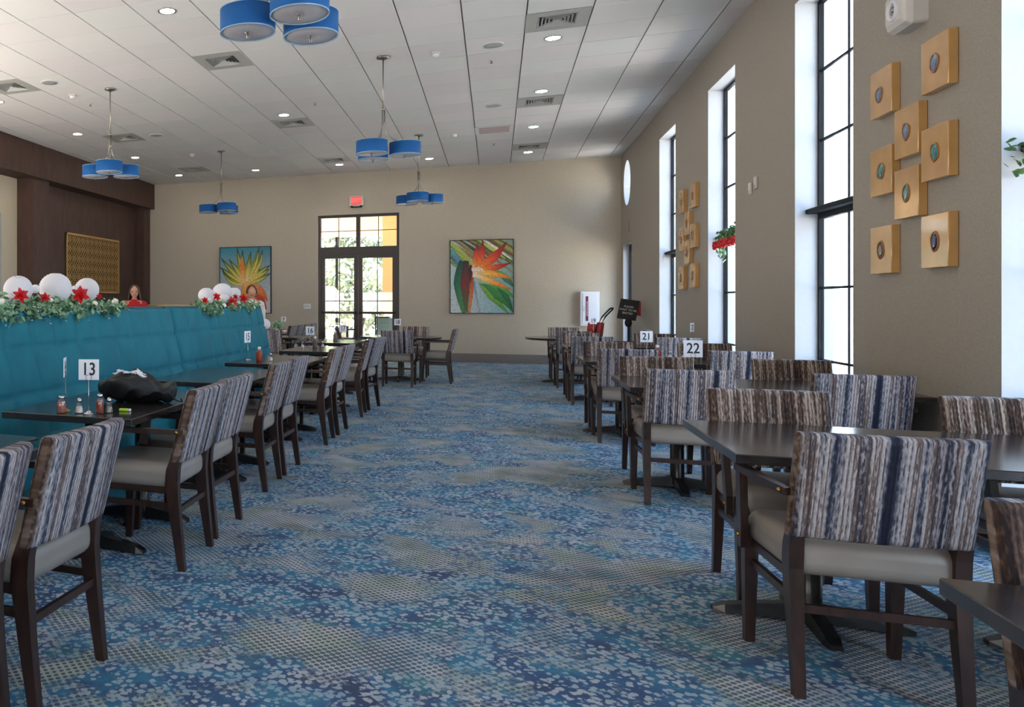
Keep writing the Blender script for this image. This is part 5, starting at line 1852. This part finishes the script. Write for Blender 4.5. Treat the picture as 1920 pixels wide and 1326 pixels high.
t = thing('flower_vase', 'small vase of greenery on the table beyond the booth', 'vase', (-3.28, 12.85, TZ))
mb = MB(); mb.lathe([(0.03, 0), (0.045, 0.03), (0.04, 0.08), (0.022, 0.12), (0.028, 0.13)], 20); obj('vase', mb, 'offwhite', t)
mb = MB(); leaf_cloud(mb, [(0, 0, 0.19), (0.03, 0, 0.17), (-0.04, 0, 0.17)], 90, 0.03, random.Random(5), (0.035, 0.035, 0.03)); o = obj('foliage', mb, 'leaf', t); o['kind'] = 'stuff'

# ================================================================== people
def person(x, y, rz, H, label, top, hair, long_hair, seed):
    t = thing('person', label, 'person', (x, y, 0), rz)
    k = H / 1.62
    # one continuous body: joints as a tree of edges, thickened by the Skin modifier
    V = [(0, 0, 0.88, .125, .095), (0, 0, 1.03, .115, .085), (0, 0, 1.20, .135, .09), (0, 0.0, 1.325, .115, .07), (0, -0.005, 1.385, .05, .05), (0, -0.012, 1.44, .045, .048)]
    Ed = [(0, 1), (1, 2), (2, 3), (3, 4), (4, 5)]
    for s_ in (-1, 1):
        b = len(V)
        V += [(s_ * .16, 0, 1.315, .05, .05), (s_ * .20, .02, 1.10, .040, .040), (s_ * .21, -.05, .90, .030, .032), (s_ * .205, -.09, .83, .024, .034)]
        Ed += [(3, b), (b, b + 1), (b + 1, b + 2), (b + 2, b + 3)]
        hb = len(V)
        for q, (dx, ln) in enumerate(((-.024, .055), (-.008, .066), (.008, .062), (.023, .05))):
            V += [(s_ * .205 + dx, -.105, .775, .0085, .0085), (s_ * .205 + dx * 1.15, -.115 - .01, .775 - ln, .007, .007)]
            Ed += [(b + 3, hb + 2 * q), (hb + 2 * q, hb + 2 * q + 1)]
        th = len(V)
        V += [(s_ * .205 - s_ * .035, -.115, .80, .009, .009), (s_ * .205 - s_ * .045, -.135, .765, .0075, .0075)]
        Ed += [(b + 3, th), (th, th + 1)]
        l = len(V)
        V += [(s_ * .085, 0, .80, .085, .085), (s_ * .095, -.01, .47, .055, .058), (s_ * .10, .01, .09, .036, .04), (s_ * .10, -.10, .035, .035, .028), (s_ * .10, -.16, .03, .03, .022)]
        Ed += [(0, l), (l, l + 1), (l + 1, l + 2), (l + 2, l + 3), (l + 3, l + 4)]
    me = bpy.data.meshes.new('body')
    me.from_pydata([(a * k, b_ * k, c * k) for a, b_, c, _, _ in V], Ed, [])
    body = bpy.data.objects.new('body', me)
    COL.objects.link(body)
    body.parent = t
    md = body.modifiers.new('skin', 'SKIN')
    sk = me.skin_vertices[0].data
    for i, v in enumerate(V):
        sk[i].radius = (v[3] * k, v[4] * k)
    sk[0].use_root = True
    sub = body.modifiers.new('sub', 'SUBSURF')
    sub.levels = sub.render_levels = 1
    me.materials.append(M['skin'])
    body.name = 'body'
    # head with face
    mb = MB()
    hz, hr = 1.515 * k, 0.098 * k
    n, m_ = 32, 24
    loops = []
    for j in range(1, m_):
        a = PI * j / m_
        L = []
        for i in range(n):
            p = 2 * PI * i / n
            xx, yy, zz = math.sin(a) * math.cos(p), math.sin(a) * math.sin(p), -math.cos(a)
            w = 0.80 if zz > -0.2 else 0.80 - 0.28 * (-zz - 0.2)
            X, Y, Z = xx * hr * w, yy * hr * 0.98, zz * hr * 1.22
            if yy < 0:
                f = max(0, -yy)
                Y -= 0.020 * k * math.exp(-((xx) / 0.13) ** 2 - ((zz + 0.12) / 0.16) ** 2) * f       # nose
                Y += 0.008 * k * math.exp(-((abs(xx) - 0.33) / 0.14) ** 2 - ((zz - 0.05) / 0.10) ** 2) * f   # eye sockets
                Y -= 0.006 * k * math.exp(-((xx) / 0.25) ** 2 - ((zz + 0.42) / 0.06) ** 2) * f       # lips
                Y -= 0.008 * k * math.exp(-((xx) / 0.22) ** 2 - ((zz + 0.78) / 0.14) ** 2) * f       # chin
            L.append(Vector((X, Y - 0.012 * k, Z + hz)))
        loops.append(L)
    mb.loft(loops)
    for s_ in (-1, 1):
        mb.sphere((s_ * hr * 0.82, 0.0, hz - 0.012), 0.028 * k, 10, 8, (0.35, 0.7, 1.1))
    hd = obj('head', mb, 'skin', t)
    mb = MB()
    for s_ in (-1, 1):
        mb.sphere((s_ * 0.031 * k, -hr * 0.93, hz + 0.004 * k), 0.0105 * k, 10, 8, (1.25, 0.6, 0.7))
    obj('eyes', mb, 'ink', hd)
    mb = MB()
    mb.sphere((0, -hr * 1.03, hz - 0.051 * k), 0.018 * k, 12, 8, (1.2, 0.35, 0.38))
    obj('mouth', mb, 'redcloth', hd)
    # hair
    mb = MB()
    loops = []
    low = -1.45 if long_hair else -0.25
    rows = 14
    for j in range(rows + 1):
        tt = j / rows
        L = []
        for i in range(29):
            op = 10 + 44 * min(1.0, max(0.0, (tt - 0.12) / 0.3))   # opens below the hairline, at the face (-y)
            p = R(-90 + op) + R(360 - 2 * op) * i / 28
            if tt < 0.55:
                a = 0.06 + tt / 0.55 * PI / 2
                X = math.sin(a) * math.cos(p) * hr * 0.95; Y = math.sin(a) * math.sin(p) * hr * 1.10; Z = math.cos(a) * hr * 1.33
            else:
                q = (tt - 0.55) / 0.45
                w = 0.95 + (0.25 * q if long_hair else -0.25 * q)
                X = math.cos(p) * hr * w; Y = math.sin(p) * hr * (1.10 - 0.2 * q); Z = low * hr * q
            if tt < 0.3:
                pass
            v = Vector((X, Y + 0.004 * k, Z + hz))
            v += Vector((mnoise.noise(v * 40), mnoise.noise(v * 40 + Vector((5, 0, 0))), 0)) * 0.006
            L.append(v)
        loops.append(L)
    mb.loft(loops, cap=False, closed=False)
    ho = obj('hair', mb, hair, t)
    s1 = ho.modifiers.new('thick', 'SOLIDIFY'); s1.thickness = 0.012; s1.offset = 1
    # top, fitted round the torso, with sleeves
    mb = MB()
    secs = [(0.86, .150, .115), (0.95, .142, .108), (1.05, .135, .102), (1.18, .152, .108), (1.28, .165, .100), (1.335, .150, .085), (1.365, .095, .068), (1.385, .068, .062)]
    mb.loft([[Vector((rx * k * math.cos(2 * PI * i / 28), ry * k * math.sin(2 * PI * i / 28), z * k)) for i in range(28)] for z, rx, ry in secs], cap=False)
    for s_ in (-1, 1):
        mb.tube([(s_ * .12 * k, 0, 1.325 * k), (s_ * .17 * k, 0.0, 1.30 * k), (s_ * .192 * k, .01 * k, 1.20 * k), (s_ * .20 * k, .02 * k, 1.10 * k), (s_ * .208 * k, -.03 * k, .97 * k)], [.055 * k, .062 * k, .056 * k, .05 * k, .045 * k], 14, cap=False)
    obj('top', mb, top, t)
    mb = MB()
    for s_ in (-1, 1):
        mb.tube([(s_ * .065 * k, 0, .90 * k), (s_ * .085 * k, 0, .78 * k), (s_ * .095 * k, -.01 * k, .47 * k), (s_ * .10 * k, .01 * k, .10 * k)], [.115 * k, .105 * k, .075 * k, .062 * k], 16, cap=False)
    obj('trousers', mb, 'trousers', t)
    mb = MB()
    for s_ in (-1, 1):
        mb.box(s_ * .10 * k - .045, s_ * .10 * k + .045, -.20 * k, .06 * k, 0.0, .07, 0.02, 3)
    obj('shoes', mb, 'matte_black', t)
    return t
pw = person(-5.70, 12.55, R(24), 1.55, 'woman with long hair and a red top standing behind the booth', 'redcloth', 'hair', True, 1)
person(-3.93, 13.62, R(18), 1.55, 'person with short auburn hair and a pale top behind the far garland', 'whitecloth', 'hair2', False, 2)
# thin glasses worn by the woman in red
mb = MB()
kq = 1.55 / 1.62
for s_ in (-1, 1):
    mb.tube([(s_ * 0.031 * kq + 0.019 * math.cos(2 * PI * i / 14), -0.108 * kq, 1.519 * kq + 0.015 * math.sin(2 * PI * i / 14)) for i in range(15)], 0.0016, 6)
    mb.tube([(s_ * 0.05 * kq, -0.106 * kq, 1.519 * kq), (s_ * 0.08 * kq, 0.0, 1.515 * kq)], 0.0014, 6)
mb.tube([(-0.012 * kq, -0.108 * kq, 1.519 * kq), (0.012 * kq, -0.108 * kq, 1.519 * kq)], 0.0016, 6)
obj('glasses', mb, 'matte_black', pw)

# ================================================================== outside
mb = MB(); mb.box(-60, 60, -40, 80, -0.5, -0.13); o = obj('ground', mb, 'ground'); o['kind'] = 'structure'
mb = MB(); mb.box(-9, 4, YB + 0.3, 24.5, -0.13, -0.02); o = struct('patio_slab', mb, 'ground')
# covered patio: soffit, fascia, stucco pier
mb = MB(); mb.box(-8, -0.8, YB + 0.3, 22.6, 3.62, 3.75)
mb.box(-8, -0.8, 22.4, 22.7, 3.1, 3.62)
o = struct('patio_soffit', mb, 'soffit')
t = thing('stucco_pier', 'orange stucco pier outside the right glass door', 'pier', (-2.36, 21.1, 0))
mb = MB(); mb.box(-0.25, 0.65, -0.3, 0.3, -0.02, 3.62); obj('shaft', mb, 'stucco', t)
t = thing('patio_post', 'thin dark post outside the left glass door', 'post', (-4.05, 22.5, -0.02))
mb = MB(); mb.box(-0.035, 0.035, -0.035, 0.035, 0, 3.12); obj('shaft', mb, 'frame', t)
t = thing('patio_railing', 'low metal railing at the edge of the patio', 'railing', (0, 23.6, -0.02))
mb = MB()
mb.box(-8, 1, -0.02, 0.02, 1.02, 1.06); mb.box(-8, 1, -0.02, 0.02, 0.12, 0.15)
for k in range(75):
    x = -8 + k * 0.12
    mb.box(x - 0.007, x + 0.007, -0.007, 0.007, 0.15, 1.02)
for k in range(7):
    mb.box(-8 + k * 1.5 - 0.02, -8 + k * 1.5 + 0.02, -0.02, 0.02, 0, 1.06)
obj('balusters_and_rails', mb, 'bark', t)

def patio_chair(x, y, rz, label, sling):
    t = thing('patio_chair', label, 'patio chair', (x, y, -0.02), rz, 'patio chairs outside')
    for s_ in (-1, 1):
        mb = MB()
        mb.tube([(s_ * 0.27, -0.25, 0), (s_ * 0.27, -0.2, 0.45), (s_ * 0.27, -0.33, 0.95)], 0.016)
        mb.tube([(s_ * 0.27, 0.27, 0), (s_ * 0.27, 0.25, 0.62), (s_ * 0.27, -0.25, 0.66)], 0.016)
        mb.tube([(s_ * 0.27, -0.28, 0.05), (s_ * 0.27, 0.0, 0.22), (s_ * 0.27, 0.25, 0.42)], 0.012)
        obj('side_frame', mb, 'frame', t)
    mb = MB(); mb.box(-0.26, 0.26, -0.22, 0.26, 0.42, 0.44); obj('seat', mb, sling, t)
    mb = MB()
    mb.loft([[Vector((sx * 0.25, y_ + dy, z)) for sx, dy in ((-1, 0), (1, 0), (1, 0.012), (-1, 0.012))] for y_, z in ((-0.21, 0.46), (-0.26, 0.7), (-0.335, 0.95))], True, False)
    obj('back_sling', mb, sling, t)
    mb = MB(); mb.tube([(-0.27, -0.335, 0.955), (0.27, -0.335, 0.955)], 0.018); obj('top_rail', mb, 'frame', t)
patio_chair(-3.25, 19.9, R(95), 'dark framed patio chair outside the left glass door', 'frame')
patio_chair(-2.35, 19.75, R(4), 'patio chair with a pale grey sling outside the right glass door', 'sling')
patio_chair(-4.25, 20.4, R(-85), 'patio chair left of the patio table, seen through the left glass door', 'frame')
t = thing('patio_table', 'round pale patio table outside the doors', 'patio table', (-3.5, 20.9, -0.02))
mb = MB(); mb.lathe([(0.45, 0.70), (0.45, 0.72)], 32); obj('tabletop', mb, 'outwhite', t)
mb = MB(); mb.tube([(0, 0, 0), (0, 0, 0.70)], 0.03); mb.lathe([(0.25, 0), (0.25, 0.02)], 24); obj('pedestal', mb, 'frame', t)

def tree(x, y, h, r, label, seed, n=1500):
    rnd = random.Random(seed)
    t = thing('tree', label, 'tree', (x, y, -0.13), 0, 'trees outside')
    mb = MB(); mb.tube([(0, 0, 0), (0.1, 0.05, h * 0.4), (0.0, 0.1, h * 0.75)], [0.16, 0.11, 0.05], 10)
    for k in range(5):
        a = rnd.uniform(0, 6.28)
        mb.tube([(0.05, 0.05, h * 0.45), (r * 0.5 * math.cos(a), r * 0.5 * math.sin(a), h * rnd.uniform(0.6, 0.8))], [0.05, 0.015], 7)
    obj('trunk', mb, 'bark', t)
    pts = []
    for _ in range(26):
        v = Vector((rnd.gauss(0, 1), rnd.gauss(0, 1), rnd.gauss(0, 1))).normalized() * rnd.uniform(0.3, 1.0)
        pts.append((v.x * r, v.y * r, h * (0.68 if h > 5 else 0.5) + v.z * h * (0.32 if h > 5 else 0.45)))
    mb = MB(); leaf_cloud(mb, pts, n, 0.14, rnd, (0.35, 0.35, 0.35)); o = obj('crown', mb, 'tree', t); o['kind'] = 'stuff'
k = 0
for x, y, h, r, lab in ((-8.5, 36, 8, 2.4, 'tree seen through the left pane of the left glass door'), (-5.6, 33, 7, 2.0, 'tree seen through the middle of the garden doors'), (-3.0, 38, 9, 2.6, 'tree beyond the right glass door'),
                        (-7.0, 30, 3.6, 1.9, 'low bushy tree seen through the left glass door'), (-4.6, 29.5, 3.2, 1.7, 'low bushy tree seen through the centre of the garden doors'), (-2.4, 31, 3.8, 1.8, 'low bushy tree left of the orange pier'),
                        (11.5, 21, 6, 2.2, 'tree beyond the far windows'), (12.5, 14.5, 6.5, 2.3, 'tree seen through the lower pane of the clear window'), (13.5, 27, 6, 2.2, 'tree farthest along the window side')):
    k += 1
    tree(x, y, h, r, lab, 50 + k)
t = thing('garden_wall', 'low white block wall outside the windows', 'garden wall', (7.0, 0, -0.13))
mb = MB()
for r_ in range(5):
    for q in range(30):
        y = -2 + q * 1.0 + (0.5 if r_ % 2 else 0)
        mb.box(0, 0.2, y + 0.012, y + 0.988, r_ * 0.26, r_ * 0.26 + 0.245, 0.008, 1)
obj('blocks', mb, 'outwhite', t)
mb = MB(); mb.box(0.02, 0.18, -2, 28, 0, 1.29); obj('mortar', mb, 'grille', t)
for k, (x, y) in enumerate(((4.8, 9.4), (5.1, 10.4), (4.9, 11.2))):
    rnd = random.Random(90 + k)
    t = thing('young_shrub', ('slender shrub outside the clear window, left of three', 'slender shrub outside the clear window, middle of three', 'slender shrub outside the clear window, right of three')[k], 'shrub', (x, y, -0.13), 0, 'slender shrubs outside the window')
    mb = MB(); mb.tube([(0, 0, 0), (0.04, 0.02, 0.6), (0.0, 0.05, 1.3)], [0.012, 0.01, 0.005], 6)
    mb.tube([(0.03, 0.02, 0.5), (0.1, 0.25, 1.0)], [0.008, 0.004], 6); mb.tube([(0.03, 0.02, 0.6), (-0.1, -0.2, 1.1)], [0.008, 0.004], 6)
    obj('stem', mb, 'bark', t)
    mb = MB(); leaf_cloud(mb, [(0, 0.05, 1.3), (0.1, 0.25, 1.0), (-0.1, -0.2, 1.1), (0.03, 0.03, 0.8)], 60, 0.035, rnd, (0.06, 0.1, 0.12)); obj('leaves', mb, 'leaf2', t)
